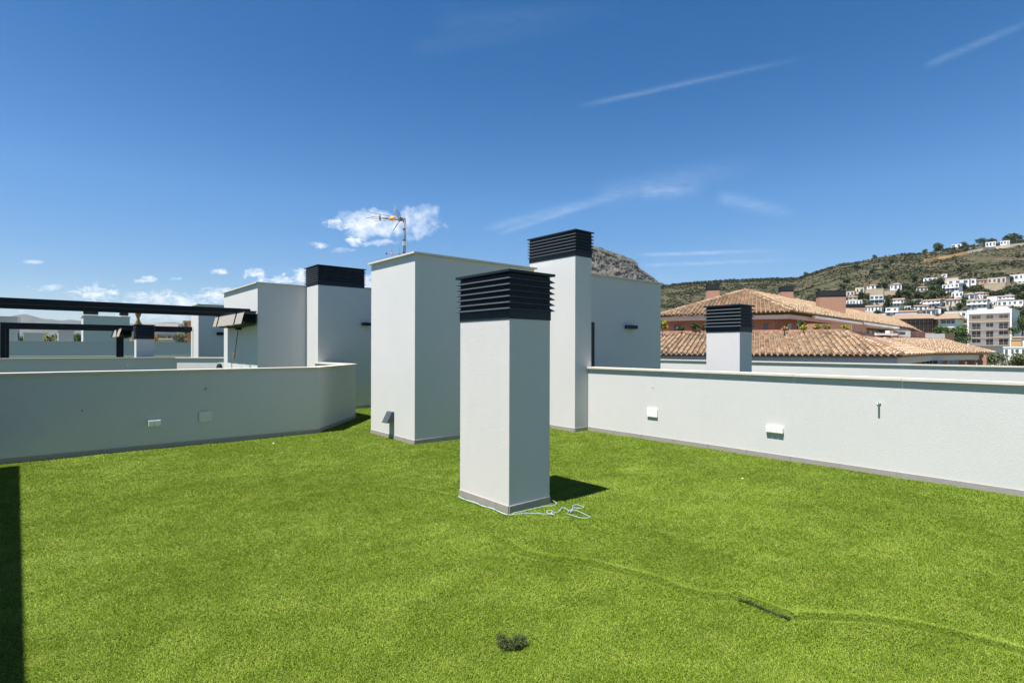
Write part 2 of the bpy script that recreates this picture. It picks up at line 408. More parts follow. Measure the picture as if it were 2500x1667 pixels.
# turf: creases in the carpet, as ground polylines (x, y), height, half width
def gl(pts): return [tuple(on_ground(*p)[:2]) for p in pts]
CREASE = [(gl([(1180, 1290), (1219, 1318), (1278, 1353), (1338, 1366), (1433, 1375), (1517, 1395), (1606, 1419), (1665, 1443), (1731, 1458), (1802, 1459)]), .021, .055),
          (gl([(1802, 1459), (1862, 1484), (1927, 1508)]), .036, .035),
          (gl([(1927, 1508), (1993, 1506), (2112, 1512), (2231, 1530), (2350, 1557), (2469, 1587), (2600, 1630)]), .019, .05),
          (gl([(1600, 1300), (1680, 1330), (1720, 1345)]), .008, .05), (gl([(980, 1190), (1060, 1205), (1110, 1212)]), .01, .04),
          (gl([(940, 1330), (1180, 1290)]), .006, .07), (gl([(560, 1420), (900, 1370), (1100, 1330)]), .006, .08),
          (gl([(1350, 1270), (1430, 1262), (1560, 1290), (1700, 1330)]), .007, .05), (gl([(0, 1480), (120, 1440), (420, 1330)]), .006, .07)]
def crease_d(pts, x, y):
    best = np.full_like(x, 1e9); sg = np.ones_like(x); end = np.zeros_like(x)
    acc = 0.; tot = sum(math.hypot(b[0]-a[0], b[1]-a[1]) for a, b in zip(pts, pts[1:]))
    for (ax, ay), (bx, by) in zip(pts, pts[1:]):
        dx, dy = bx-ax, by-ay; L = dx*dx+dy*dy
        t = np.clip(((x-ax)*dx+(y-ay)*dy)/L, 0, 1)
        d = np.hypot(x-ax-t*dx, y-ay-t*dy); m_ = d < best
        best = np.where(m_, d, best); sg = np.where(m_, np.sign(dx*(y-ay)-dy*(x-ax)), sg)
        end = np.where(m_, (acc+t*math.sqrt(L))/tot, end); acc += math.sqrt(L)
    return best, best*sg, end
def turf_h(x, y):
    x = np.asarray(x, float); y = np.asarray(y, float)
    h = np.zeros_like(x); cut = np.zeros_like(x)
    for k, (pts, hh, w) in enumerate(CREASE):
        best, sd, en = crease_d(pts, x, y)
        amp = hh*(np.clip(en*3.5, 0, 1) if k == 0 else 1.)
        if k < 3:   # steep near face, long far face
            ww = np.where(sd < 0, w*.42, w*1.15)
            h = np.maximum(h, amp*np.exp(-(sd/ww)**2))
            cut = np.maximum(cut, .007*(amp/.03)*np.exp(-((sd+w*.62)/.013)**2))
        else: h = np.maximum(h, amp*np.exp(-(best/w)**2))
    h = h-cut
    h = h+.0035*np.sin(x*2.1+1.3*np.sin(y*1.7))*np.sin(y*2.7+.8)+.002*np.sin(x*7.3+y*3.1)*np.sin(y*6.1-x*2)
    return h
def fold_cut(x, y):
    c = np.zeros_like(x)
    for pts, hh, w in CREASE[:3]:
        best, sd, en = crease_d(pts, x, y)
        c = np.maximum(c, min(1., hh/.03)*np.exp(-((sd+w*.62)/.014)**2)*np.clip(en*3.5 if pts is CREASE[0][0] else 1., 0, 1))
    return c
def build_turf():
    x0, x1, y0, y1, st = -1.6, WX, -1.2, 12.78, .02
    xs = np.arange(x0, x1+st/2, st); xs[-1] = x1; ys = np.arange(y0, y1+st/2, st)
    gx, gy = np.meshgrid(xs, ys); gz = turf_h(gx, gy)
    n = len(xs); k = len(ys)
    me = bpy.data.meshes.new('turf_backing')
    me.vertices.add(n*k); me.vertices.foreach_set('co', np.stack([gx, gy, gz], -1).ravel())
    i, j = np.meshgrid(np.arange(n-1), np.arange(k-1)); a = (j*n+i).ravel()
    f = np.stack([a, a+1, a+n+1, a+n], -1).ravel()
    me.loops.add(len(f)); me.loops.foreach_set('vertex_index', f)
    me.polygons.add(len(a)); me.polygons.foreach_set('loop_start', np.arange(len(a))*4); me.polygons.foreach_set('loop_total', np.full(len(a), 4))
    me.update(); me.validate()
    me.materials.append(mat('turf_backing', (.075, .115, .012), .95, (.055, .09, .01), 60, .8, spec=.1))
    o = bpy.data.objects.new('turf_backing', me); COL.objects.link(o); tag(o, kind='structure')
    # blades
    rng = np.random.default_rng(7)
    N = 6000000
    # sample in camera polar space: depth and bearing, density falls off with distance
    fx, fy, rx, ry = FW.x, FW.y, RT.x, RT.y
    Z = 1.7*(15.5/1.7)**(rng.random(N)**.9)
    U = rng.uniform(-1.12, 1.12, N)
    X = fx*Z+rx*U*Z; Y = fy*Z+ry*U*Z
    ok = (X > x0) & (X < x1-.003) & (Y > y0) & (Y < 12.77)
    # inside shafts / beyond the left parapet
    def inside(a, b, c, d): return (X > a) & (X < b) & (Y > c) & (Y < d)
    ok &= ~inside(3.185, 3.70, 3.77, 4.54) & ~inside(4.34, 6.88, 7.44, 8.93) & ~inside(7.22, 8, 6.71, 7.93)
    ok &= ~((X < 3.635) & (Y > LY))
    ok &= ~((X >= 3.635) & (X < 5.02) & (Y > LY+(X-3.635)*1.095))
    ok &= ~((X > 6.9) & (Y > 8.9))
    # number wanted ~ density(Z): thin the samples
    X, Y, Z = X[ok], Y[ok], Z[ok]
    print('turf candidates', len(X))
    rate = np.clip((Z/3.0)**.55/1.6, 0, 1)*.62
    keep = rng.random(len(X)) < rate
    X, Y, Z = X[keep], Y[keep], Z[keep]; n = len(X); bpy.context.scene['blade_count'] = n; print('blades', n)
    hz = turf_h(X, Y); e = .012
    nx = -(turf_h(X+e, Y)-turf_h(X-e, Y))/(2*e); ny = -(turf_h(X, Y+e)-turf_h(X, Y-e))/(2*e)
    def fld(s, a, b): return np.sin(X*s+a+1.7*np.sin(Y*s*.63+b))*np.cos(Y*s*.9+b+1.3*np.sin(X*s*.71+a))
    px_ = .55*fld(1.1, .3, 1.9)+.5*fld(2.9, 2.2, .4)+.3*fld(6.7, 4., 3.)+.2*fld(15., 1., 5.)
    py_ = .55*fld(1.3, 3.1, .7)+.5*fld(3.3, .5, 2.9)+.3*fld(7.9, 2., 1.)+.2*fld(17., 3., 2.)
    L = rng.uniform(.008, .016, n)*(1-.6*fold_cut(X, Y))
    wid = .00115*(np.maximum(Z, 2.2)/2.4)**.75*rng.uniform(.8, 1.3, n)
    ang = rng.uniform(0, 2*np.pi, n); lean = rng.uniform(.2, 1.5, n)
    dx = np.cos(ang)*lean+px_*.55+nx*1.25-.12; dy = np.sin(ang)*lean+py_*.55+ny*1.25-.05
    wa = rng.uniform(0, 2*np.pi, n); wx, wy = np.cos(wa)*wid, np.sin(wa)*wid
    b0 = np.stack([X, Y, hz], -1); w3 = np.stack([wx, wy, np.zeros(n)], -1)
    mid = b0+np.stack([dx*L*.28, dy*L*.28, L*.62], -1)
    tip = b0+np.stack([dx*L*.95, dy*L*.95, L*np.clip(1.05-.35*np.hypot(dx, dy), .25, 1.05)], -1)
    V = np.stack([b0-w3, b0+w3, mid+w3*.9, mid-w3*.9, tip], 1).reshape(-1, 3)
    base = np.arange(n)*5
    loops = np.stack([base, base+1, base+2, base+3, base+3, base+2, base+4], -1).ravel()
    starts = np.stack([np.arange(n)*7, np.arange(n)*7+4], -1).ravel(); tot = np.tile([4, 3], n)
    me = bpy.data.meshes.new('grass')
    me.vertices.add(len(V)); me.vertices.foreach_set('co', V.ravel())
    me.loops.add(len(loops)); me.loops.foreach_set('vertex_index', loops)
    me.polygons.add(len(starts)); me.polygons.foreach_set('loop_start', starts); me.polygons.foreach_set('loop_total', tot)
    me.update()
    Mt = bpy.data.materials.new('turf_blade'); Mt.use_nodes = True; b = NB(Mt.node_tree); p = Mt.node_tree.nodes['Principled BSDF']
    gi = b.n('ShaderNodeNewGeometry').outputs['Random Per Island']
    r = b.n('ShaderNodeValToRGB'); el = r.color_ramp.elements
    el[0].position = 0; el[0].color = (.125, .185, .014, 1); el[1].position = 1; el[1].color = (.34, .42, .09, 1)
    for ps, cc in ((.35, (.15, .235, .016)), (.7, (.19, .29, .024)), (.93, (.25, .35, .04))):
        q = el.new(ps); q.color = (*cc, 1)
    b.put(r.inputs[0], gi)
    tc = b.n('ShaderNodeTexCoord').outputs['Object']
    big = b.ramp(b.noise(tc, 1.3, 5, .65), .3, .7)
    c = b.mix(b.m('MULTIPLY', big, .35), r.outputs[0], (.135, .20, .014), 'MIX')
    mot = b.ramp(b.noise(tc, 4.5, 4, .6, .6), .42, .68)
    c = b.mix(b.m('MULTIPLY', mot, .38), c, (.34, .40, .075))
    mot2 = b.ramp(b.noise(b.mapping(tc, rot=(0, 0, .7), scale=(1, 2.2, 1)), 2.2, 4, .6), .5, .72)
    c = b.mix(b.m('MULTIPLY', mot2, .42), c, (.095, .155, .010))
    b.put(p.inputs['Base Color'], c); p.inputs['Roughness'].default_value = .6; p.inputs['Specular IOR Level'].default_value = .22
    tr = b.n('ShaderNodeBsdfTranslucent'); b.put(tr.inputs[0], c)
    mx = b.n('ShaderNodeMixShader'); mx.inputs[0].default_value = .2
    Mt.node_tree.links.new(p.outputs[0], mx.inputs[1]); Mt.node_tree.links.new(tr.outputs[0], mx.inputs[2])
    Mt.node_tree.links.new(mx.outputs[0], Mt.node_tree.nodes['Material Output'].inputs[0])
    me.materials.append(Mt)
    o = bpy.data.objects.new('grass', me); COL.objects.link(o); tag(o, kind='stuff')
build_turf()

def skirting(parent, segs, h=.07, t=.010, tl=.6):
    """grey tile skirting along wall feet; segs = ((x,y),(x,y), outward normal)"""
    mb = MB()
    for (ax, ay), (bx, by), (nx, ny) in segs:
        a, b_ = Vector((ax, ay, 0)), Vector((bx, by, 0)); d = b_-a; L = d.length; d.normalize(); nn = Vector((nx, ny, 0)).normalized()
        s = 0.
        while s < L-.01:
            e = min(L, s+tl-.004); p, q = a+d*s, a+d*e
            mb.add([p-nn*.02+Vector((0, 0, -.03)), q-nn*.02+Vector((0, 0, -.03)), q+nn*t+Vector((0, 0, -.03)), p+nn*t+Vector((0, 0, -.03)),
                    p-nn*.02+Vector((0, 0, h)), q-nn*.02+Vector((0, 0, h)), q+nn*t+Vector((0, 0, h)), p+nn*t+Vector((0, 0, h))],
                   [(3, 2, 1, 0), (4, 5, 6, 7), (0, 1, 5, 4), (1, 2, 6, 5), (2, 3, 7, 6), (3, 0, 4, 7)])
            s += tl
    return mb.build('skirting', M['skirt'], parent, bevel=.0015)

def ring(mb, x0, x1, y0, y1, z0, z1, w):
    mb.box(x0, x1, y0, y0+w, z0, z1); mb.box(x0, x1, y1-w, y1, z0, z1)
    mb.box(x0, x0+w, y0+w, y1-w, z0, z1); mb.box(x1-w, x1, y0+w, y1-w, z0, z1)

def louvre_cap(parent, x0, x1, y0, y1, z, h=.44, n=6, over=.036):
    """collar, ring of angled blades on corner posts, flat lid"""
    ch = h*.19; lid = .024; sp = (h-ch-lid)/n
    mb = MB(); ring(mb, x0-.006, x1+.006, y0-.006, y1+.006, z-.012, z+ch, .02)
    mb.build('collar', M['black'], parent, bevel=.002)
    mb = MB()
    for k in range(n):
        zb = z+ch+sp*k-.004; t = .0035
        ro, ri = over-.002, .002
        for dz in (0,):
            zo, zi = zb, zb+sp*.46
            def rc(o, zz): return [(x0-o, y0-o, zz), (x1+o, y0-o, zz), (x1+o, y1+o, zz), (x0-o, y1+o, zz)]
            vs = rc(ro, zo)+rc(ri, zi)+rc(ri, zi-.012)+rc(ro, zo-t)
            fs = []
            for i in range(4):
                j = (i+1) % 4
                fs += [(i, j, 4+j, 4+i), (4+i, 4+j, 8+j, 8+i), (8+i, 8+j, 12+j, 12+i), (12+i, 12+j, j, i)]
            mb.add(vs, fs)
    lv = mb.build('louvre', M['slat'], parent)
    mb = MB()   # inner box of overlapping blades; open slot under the lid
    ring(mb, x0+.001, x1-.001, y0+.001, y1-.001, z+ch-.01, z+h-lid-.007, .012)
    for cx in (x0+.012, x1-.037):
        for cy in (y0+.012, y1-.037): mb.box(cx, cx+.025, cy, cy+.025, z, z+h-lid)
    mb.build('inner_box', M['black2'], lv)
    mb = B(x0-over, x1+over, y0-over, y1+over, z+h-lid, z+h)
    mb.build('lid', M['black'], parent, bevel=.002)

def chimney(label, x0, x1, y0, y1, zt, h=.44, z0=-.05, m='stucco', n=6, skirt=True, group=None):
    t = empty('chimney', label, 'chimney', (0, 0, 0), group=group)
    B(x0, x1, y0, y1, z0, zt).build('shaft', M[m], t, bevel=.006)
    louvre_cap(t, x0, x1, y0, y1, zt, h, n)
    if skirt: skirting(t, [((x0, y1), (x0, y0), (-1, 0)), ((x0, y0), (x1, y0), (0, -1)), ((x1, y0), (x1, y1), (1, 0)), ((x1, y1), (x0, y1), (0, 1))])
    return t
def stairbox(name, label, x0, x1, y0, y1, zt, z0=-.05, cat='stair box', over=.045, m='stucco', skirt=None, group=None):
    t = empty(name, label, cat, group=group)
    B(x0, x1, y0, y1, z0, zt-.03).build('wall', M[m], t, bevel=.006)
    mb = MB(); ring(mb, x0-over, x1+over, y0-over, y1+over, zt-.03, zt, .26)
    mb.build('coping', M['stone'], t, bevel=.002)
    if skirt: skirting(t, skirt)
    return t
GC = 'chimneys with black louvred caps'
chimney('rough white chimney standing alone on the turf, blue cord around its foot', 3.182, 3.70, 3.766, 4.54, 1.787, .436, m='stucco_rough', group=GC)
bt = chimney('tall white chimney at the end of the right parapet, black cap', 7.219, 7.66, 6.704, 7.93, 3.197, .465, group=GC)
chimney('white chimney behind the right parapet in front of the tiled roofs', 8.56, 8.98, 4.31, 4.90, 1.80, .44, skirt=False, group=GC)
stairbox('stair_box', 'tall white stair box with the television aerial on its roof', 4.338, 6.87, 7.42, 8.93, 3.01,
         skirt=[((4.338, 8.93), (4.338, 7.42), (-1, 0)), ((4.338, 7.42), (6.87, 7.42), (0, -1))])
sb = stairbox('stair_box', 'white stair box behind the tall chimney, black wall light on its shaded side', 7.85, 10.62, 7.212, 9.4, 3.01)
B(8.02, 8.31, 7.185, 7.24, 0, 2.035).build('door', M['black'], sb, bevel=.003)
# stair box with the wide louvred cap (far left group)
sc = empty('stair_box', 'white stair box with a wide black louvred cap, behind the left parapet', 'stair box')
B(3.71, 7.4, 13.546, 16.76, -.05, 3.02).build('wall', M['stucco'], sc, bevel=.006)
mb = MB(); ring(mb, 3.665, 7.445, 13.50, 16.80, 3.02, 3.05, .26); mb.build('coping', M['stone'], sc, bevel=.002)
B(4.847, 7.4, 12.777, 13.552, -.05, 3.005).build('chimney_breast', M['stucco'], sc, bevel=.006)
B(6.03, 7.445, 12.733, 13.49, 3.005, 3.034).build('coping', M['stone'], sc, bevel=.002)
louvre_cap(sc, 4.853, 6.02, 12.783, 13.60, 3.02, .47, 7)
skirting(sc, [((4.847, 12.777), (7.4, 12.777), (0, -1))])
# neighbouring stair box out to the left, shading the end of the terrace
stairbox('stair_box', 'white stair box beyond the left end of the terrace, casting the dark shadow strip', -3.8, -1.135, -1.0, 9.3, 3.0).rotation_euler.z = R_(2.0)

def parapet(label, pts, z=1.17, th=.16, side=1, skirt=True, z0=-.05, over=.035, group=None):
    """wall along pts; side=+1 puts the thickness to the left of the walking direction. The outer face runs through pts."""
    t = empty('parapet_wall', label, 'parapet wall', group=group)
    P = [Vector((x, y, 0)) for x, y in pts]; n = len(P)
    def offs(o):
        out = []
        for i in range(n):
            ns = []
            if i > 0: d = (P[i]-P[i-1]).normalized(); ns.append(Vector((-d.y, d.x, 0)))
            if i < n-1: d = (P[i+1]-P[i]).normalized(); ns.append(Vector((-d.y, d.x, 0)))
            m_ = sum(ns, Vector()).normalized(); k = o/m_.dot(ns[0]); out.append(P[i]+m_*k*side)
        return out
    def strip(a, b_, z0, z1):
        mb = MB(); vs = [(p.x, p.y, z0) for p in a]+[(p.x, p.y, z0) for p in b_]+[(p.x, p.y, z1) for p in a]+[(p.x, p.y, z1) for p in b_]
        fs = [(0, n, 3*n, 2*n), (n-1, 3*n-1, 4*n-1, 2*n-1)]
        for i in range(n-1):
            fs += [(i, i+1, 2*n+i+1, 2*n+i), (n+i, n+i+1, 3*n+i+1, 3*n+i), (2*n+i, 2*n+i+1, 3*n+i+1, 3*n+i), (i, i+1, n+i+1, n+i)]
        mb.add(vs, fs); return mb
    strip(offs(0), offs(th), z0, z-.03).build('wall', M['stucco'], t, bevel=.004)
    # coping in stone lengths
    mb = MB(); a, b_ = offs(-over), offs(th+over)
    for i in range(n-1):
        L = (P[i+1]-P[i]).length; k = max(1, round(L/1.25))
        for q in range(k):
            s, e = q/k, (q+1)/k-.0018/L
            c = [a[i].lerp(a[i+1], s), a[i].lerp(a[i+1], e), b_[i].lerp(b_[i+1], e), b_[i].lerp(b_[i+1], s)]
            dz = random.Random(i*17+q).uniform(-.0012, .0012)
            mb.add([(v.x, v.y, z-.03) for v in c]+[(v.x, v.y, z+dz) for v in c], [(3, 2, 1, 0), (4, 5, 6, 7), (0, 1, 5, 4), (1, 2, 6, 5), (2, 3, 7, 6), (3, 0, 4, 7)])
    mb.build('coping', M['stone'], t, bevel=.0015)
    if skirt:
        sg = []
        for i in range(n-1):
            d = (P[i+1]-P[i]).normalized(); sg.append(((P[i].x, P[i].y), (P[i+1].x, P[i+1].y), (d.y*side, -d.x*side)))
        skirting(t, sg)
    return t
GP = 'low rendered parapet walls with stone coping'
rw = parapet('long sunlit parapet along the right of the turf, with sockets on it', [(WX, 6.70), (WX, -3.0)], side=1, group=GP)
lw = parapet('shaded parapet along the left of the turf, with an angled end', [(-6, LY), (3.635, LY), (5.022, 11.073), (4.93, 12.76)], side=1, group=GP)
parapet('second parapet beyond the right one, in front of the tiled roofs', [(15.2, 14), (15.2, -4)], skirt=False, side=1, group=GP)
parapet('second parapet behind the left one, with a small tap on it', [(-8, 19.6), (2.95, 19.45), (3.95, 18.55), (4.75, 17.6)], z=1.215, skirt=False, group=GP)
parapet('third parapet seen between the legs of the far pergola', [(-9, 33.0), (9, 33.0)], z=1.10, th=.3, skirt=False, group=GP)
parapet('blue shaded wall rising behind the third parapet', [(-9, 39.5), (12, 39.5)], z=1.86, th=.3, skirt=False, group=GP)
B(-10, 14, 34.5, 60, GZ, -.1).build('body', M['screed'], tb)

# ------------------------------------------------------------------ fittings
def put(name, label, cat, mb, m, bevel=.0, group=None, smooth=False):
    return tag(mb.build(name, m, bevel=bevel, smooth=smooth), label, cat, group)
# right parapet: junction cover, triple socket, hole plug, bolt
put('junction_cover', 'square white cover plate on the sunlit right parapet', 'cover plate', B(WX-.024, WX+.002, 5.19, 5.39, .385, .52), M['plastic'], .006)
ts = empty('socket_box', 'triple white weatherproof socket on the right parapet', 'socket')
B(WX-.024, WX+.002, 3.19, 3.425, .370, .445).build('back_box', M['plastic'], ts, bevel=.006)
for k in range(3): B(WX-.036, WX-.022, 3.194+k*.0765, 3.2675+k*.0765, .364, .440).build('flap', M['plastic'], ts, bevel=.006)
bl = empty('wall_tap', 'small metal tap sticking out of the right parapet, long thin shadow', 'tap')
MB().tube([(WX+.01, 2.085, .85), (WX-.062, 2.085, .85)], .011, 10).build('spout', M['chrome'], bl, smooth=True)
MB().tube([(WX-.004, 2.085, .85), (WX+.002, 2.085, .85)], .022, 14).build('flange', M['chrome'], bl)
put('drill_hole', 'small dark hole high on the right parapet above the square cover', 'hole', MB().tube([(WX+.004, 5.287, .861), (WX-.0015, 5.287, .861)], .009, 10), M['cable'])
# left parapet
put('junction_cover', 'square cover plate on the shaded left parapet', 'cover plate', B(1.765, 1.95, LY-.018, LY+.002, .345, .515), mat('painted_cover', (.62, .64, .60), .6), .012)
ds = empty('socket_box', 'double white weatherproof socket on the shaded left parapet', 'socket')
B(1.10, 1.265, LY-.03, LY+.002, .352, .44).build('back_box', M['plastic'], ds, bevel=.006)
for k in range(2): B(1.105+k*.079, 1.178+k*.079, LY-.046, LY-.028, .345, .432).build('flap', M['plastic'], ds, bevel=.008)
tp = empty('wall_tap', 'tiny bright tap on the shaded left parapet above its cover plate', 'tap')
MB().tube([(1.861, LY+.01, .863), (1.861, LY-.035, .863)], .009, 10).build('spout', M['chrome'], tp, smooth=True)
MB().tube([(1.861, LY, .863), (1.861, LY-.006, .863)], .017, 12).build('flange', M['black'], tp)
put('drill_hole', 'small dark hole in the left part of the shaded parapet', 'hole', MB().tube([(.347, LY+.004, .632), (.347, LY-.0015, .632)], .009, 10), M['cable'])
# on the second left parapet
p = at(343, 893.5, 16.4)
put('wall_tap', 'tiny tap on the second parapet behind the left one', 'tap', MB().tube([(1.75, 19.50, p.z), (1.75, 19.40, p.z)], .022, 8), M['chrome'])
p = at(535.6, 893, 15.5)
put('flood_light', 'small dark spotlight on the second parapet beside the awning', 'lamp', MB().tube([(p.x, p.y, p.z-.06), (p.x, p.y, p.z+.06)], [.09, .05], 8), M['black'])
# wedge lamp on the aerial stair box (face x=4.338)
def wedge(label, y0, y1, z0, z1, X):
    mb = MB(); pr = [(X+.002, z0), (X-.14, z0), (X-.045, z1), (X+.002, z1)]
    mb.add([(x, y0, z) for x, z in pr]+[(x, y1, z) for x, z in pr], [(0, 1, 2, 3), (7, 6, 5, 4), (0, 4, 5, 1), (1, 5, 6, 2), (2, 6, 7, 3), (3, 7, 4, 0)])
    return put('wall_lamp', label, 'wall lamp', mb, M['lampgrey'], .003)
wedge('grey wedge shaped lamp low on the sunlit face of the aerial stair box', 8.075, 8.25, .275, .455, 4.338)
def barlamp(label, x0, x1, Yf, z0, z1):
    t = empty('wall_lamp', label, 'wall lamp', group='black bar lamps on the stair boxes')
    B(x0, x1, Yf-.11, Yf-.015, z0, z1).build('housing', M['black2'], t, bevel=.003)
    B(x0+.03, x1-.03, Yf-.016, Yf+.002, z0+.012, z1-.012).build('bracket', M['lampgrey'], t)
barlamp('black bar lamp on the shaded wall under the wide louvred cap', 5.93, 6.17, 12.777, 2.075, 2.145)
barlamp('black bar lamp on the stair box behind the tall chimney', 9.30, 9.62, 7.212, 1.935, 2.01)
put('conduit', 'thin white conduit on the shaded wall below the bar lamp', 'pipe', MB().tube([(6.0, 12.765, 1.82), (6.5, 12.765, 1.82)], .006, 6), M['plastic'])

# ------------------------------------------------------------------ aerials
def aerials():
    t = empty('television_aerial', 'tall mast aerial with orange dipole on the stair box roof', 'aerial')
    mx, my = 4.80, 8.60
    MB().tube([(mx, my, 2.8), (mx, my, 3.84)], .017, 10).build('mast', M['galv'], t, smooth=True)
    Pm = lambda px, py, k=9.66: at(px, py, k)
    def T(name, pts, r, m='galv', n=6): MB().tube([Pm(*q) for q in pts], r, n).build(name, M[m], t, smooth=True)
    T('boom', [(976, 536), (915, 533.5), (895, 532)], .006)
    T('boom', [(955, 536), (924.5, 529.5)], .005)
    T('boom', [(895.5, 516.5), (960, 530.5)], .0045)
    T('boom', [(915.5, 539), (975, 537)], .0045)
    T('boom', [(904, 528.8), (952, 533)], .005)
    MB().tube([Pm(926.5, 521.5), Pm(928.3, 538.8)], .014, 8).build('element', M['galv'], t, smooth=True)
    # orange dipole housing
    bm = bmesh.new(); bmesh.ops.create_uvsphere(bm, u_segments=14, v_segments=9, radius=1.)
    for v in bm.verts:
        v.co.x *= .062*(1-.25*v.co.x*(v.co.x > 0)); v.co.y *= .034; v.co.z *= .036*(1+.25*math.cos(v.co.x*2))
    me = bpy.data.meshes.new('dipole_housing'); bm.to_mesh(me); bm.free(); me.materials.append(M['orange'])
    me.polygons.foreach_set('use_smooth', [True]*len(me.polygons))
    o = bpy.data.objects.new('dipole_housing', me); COL.objects.link(o); o.parent = t; o.location = Pm(958.5, 534); o.rotation_euler = (0, .1, math.atan2(RT.y, RT.x))
    # corner reflector
    up = [((976, 533), (961, 510)), ((973.5, 535), (960.5, 512.5)), ((979, 528.5), (964, 501.5)), ((977, 530), (962.5, 504))]
    for a, b_ in up: T('reflector_rod', [a, b_], .0042)
    for a, b_ in (((975, 538), (959.5, 564.5)), ((977, 539), (961, 562))): T('reflector_rod', [a, b_], .0045)
    T('crossbar', [(971, 525), (977.5, 521)], .004); T('crossbar', [(965, 514), (970.5, 510.5)], .004)
    mb = MB(); q = Pm(978, 535.5); mb.box(q.x-.035, q.x+.035, q.y-.03, q.y+.03, q.z-.03, q.z+.03); mb.build('clamp', M['galv'], t, bevel=.006)
    mb = MB(); q = Pm(985.3, 535); mb.tube([(q.x-.03, q.y, q.z), (q.x+.03, q.y, q.z)], .02, 8); mb.build('clamp', M['galv'], t)
    q = Pm(985.5, 595)
    B(q.x-.035, q.x+.035, q.y-.05, q.y-.018, q.z-.035, q.z+.035).build('amplifier', mat('aluminium_box', (.45, .46, .47), .5), t, bevel=.004)
    MB().tube([(mx+.018, my-.012, 3.82), (mx+.03, my-.02, 3.7), (mx+.02, my-.02, 3.5), (mx+.022, my-.02, 3.3), (mx+.034, my-.02, 3.15), (mx+.02, my-.02, 2.98)], .005, 6).build('cable', M['cable'], t)
    for z in (3.62, 3.42, 3.2): MB().tube([(mx, my, z), (mx, my, z+.015)], .023, 8).build('clamp', M['cable'], t)
    # radio aerial
    t2 = empty('radio_aerial', 'small thin rod aerial with a red hub beside the mast on the stair box', 'aerial')
    def T2(name, pts, r, m='galv'): MB().tube([Pm(*q) for q in pts], r, 6).build(name, M[m], t2, smooth=True)
    T2('boom', [(941, 620), (986, 621.5)], .0055); T2('rod', [(956.5, 592), (957, 629)], .0035); T2('rod', [(947, 597), (943.2, 619), (943, 630)], .0026); T2('rod', [(973, 588), (976, 620)], .0026)
    bm = bmesh.new(); bmesh.ops.create_uvsphere(bm, u_segments=10, v_segments=7, radius=.02); me = bpy.data.meshes.new('hub'); bm.to_mesh(me); bm.free(); me.materials.append(mat('red_plastic', (.6, .16, .08), .5))
    o = bpy.data.objects.new('hub', me); COL.objects.link(o); o.parent = t2; o.location = Pm(956.8, 620.5)
    for q in ((943.3, 619.6), (976, 621.2)):
        pp = Pm(*q); B(pp.x-.01, pp.x+.01, pp.y-.01, pp.y+.01, pp.z-.01, pp.z+.01).build('clamp', M['black'], t2)
aerials()

# ------------------------------------------------------------------ pergolas with gathered awnings
def rail_(t, x0, x1, y, z, w=.09, h=.115):
    B(x0, x1, y-w/2, y+w/2, z-h, z).build('rail', M['black2'], t, bevel=.004)
def awning(label, X1, y0, y1, z1, z0, dx, n=9, straps=()):
    t = empty('folded_awning', label, 'awning', group='gathered awnings hanging from the pergolas')
    # front fold: slanting valance, behind it gathered loops
    mb = MB(); ny = 28
    x_f = X1-dx
    rows_ = []
    for k in range(ny+1):
        y = y0+(y1-y0)*k/ny; sag = .012*math.sin(k*.9)+.03*math.sin(math.pi*k/ny)
        rows_.append([(x_f+.07, y, z1), (x_f+.035, y, (z1+z0)/2+.01), (x_f, y, z0+.01-sag*.3), (x_f+.012, y, z0-.004-sag*.4), (x_f+.06, y, z0+.05)])
    vs = [v for r in rows_ for v in r]; fs = [(k*5+i, k*5+i+1, (k+1)*5+i+1, (k+1)*5+i) for k in range(ny) for i in range(4)]
    mb.add(vs, fs); o = mb.build('valance', M['fabric'], t, smooth=True)
    md = o.modifiers.new('s', 'SOLIDIFY'); md.thickness = .006; o.data.polygons.foreach_set('use_smooth', [False]*len(o.data.polygons))
    mb = MB()
    for q in range(n):
        xa = x_f+.09+(dx-.11)*q/n; xb = x_f+.09+(dx-.11)*(q+.8)/n
        rr = []
        for k in range(ny+1):
            y = y0+(y1-y0)*k/ny; s = .05*math.sin(math.pi*k/ny)
            zz = z0-s*.8+.012*math.sin(q*2.1+k*.3)
            rr += [(xa, y, z1-.005), ((xa*3+xb)/4, y, zz+.05), ((xa+xb)/2, y, zz), ((xa+xb*3)/4, y, zz+.05), (xb, y, z1-.005)]
        mb.add(rr, [(k*5+i, k*5+i+1, (k+1)*5+i+1, (k+1)*5+i) for k in range(ny) for i in range(4)])
    mb.build('folds', M['fabric_dark'], t, smooth=True)
    for y in straps:
        MB().bar((x_f+.055, y, z1+.01), (x_f-.012, y, z0+.01), .02, .004, Vector((0, 1, 0))).build('strap', M['black'], t)
    B(X1-dx+.05, X1, y0+.02, y1-.02, z1, z1+.02).build('carrier', M['black2'], t)
    return t
g1 = empty('pergola', 'near pergola of long black rails fixed to the stair box with the wide cap', 'pergola', group='black steel pergolas')
rail_(g1, -4.5, 3.70, 14.149, 2.452); rail_(g1, -4.5, 3.70, 15.899, 2.452)
for y in (14.149, 15.899): B(-4.59, -4.50, y-.045, y+.045, 0, 2.452).build('post', M['black2'], g1)
B(-4.5, -4.41, 14.2, 15.85, 2.37, 2.45).build('cross_beam', M['black2'], g1)
awning('beige folded awning on the near pergola against the sunlit wall', 3.69, 13.50, 16.35, 2.345, 2.06, .34, straps=(14.149, 15.899))
mo = empty('crank_gear', 'black crank box with a hanging rod under the near awning', 'crank gear')
q = at(581.5, 800, 13.75); B(q.x-.05, q.x+.05, q.y-.09, q.y+.09, q.z-.055, q.z+.035).build('gear_box', M['black2'], mo)
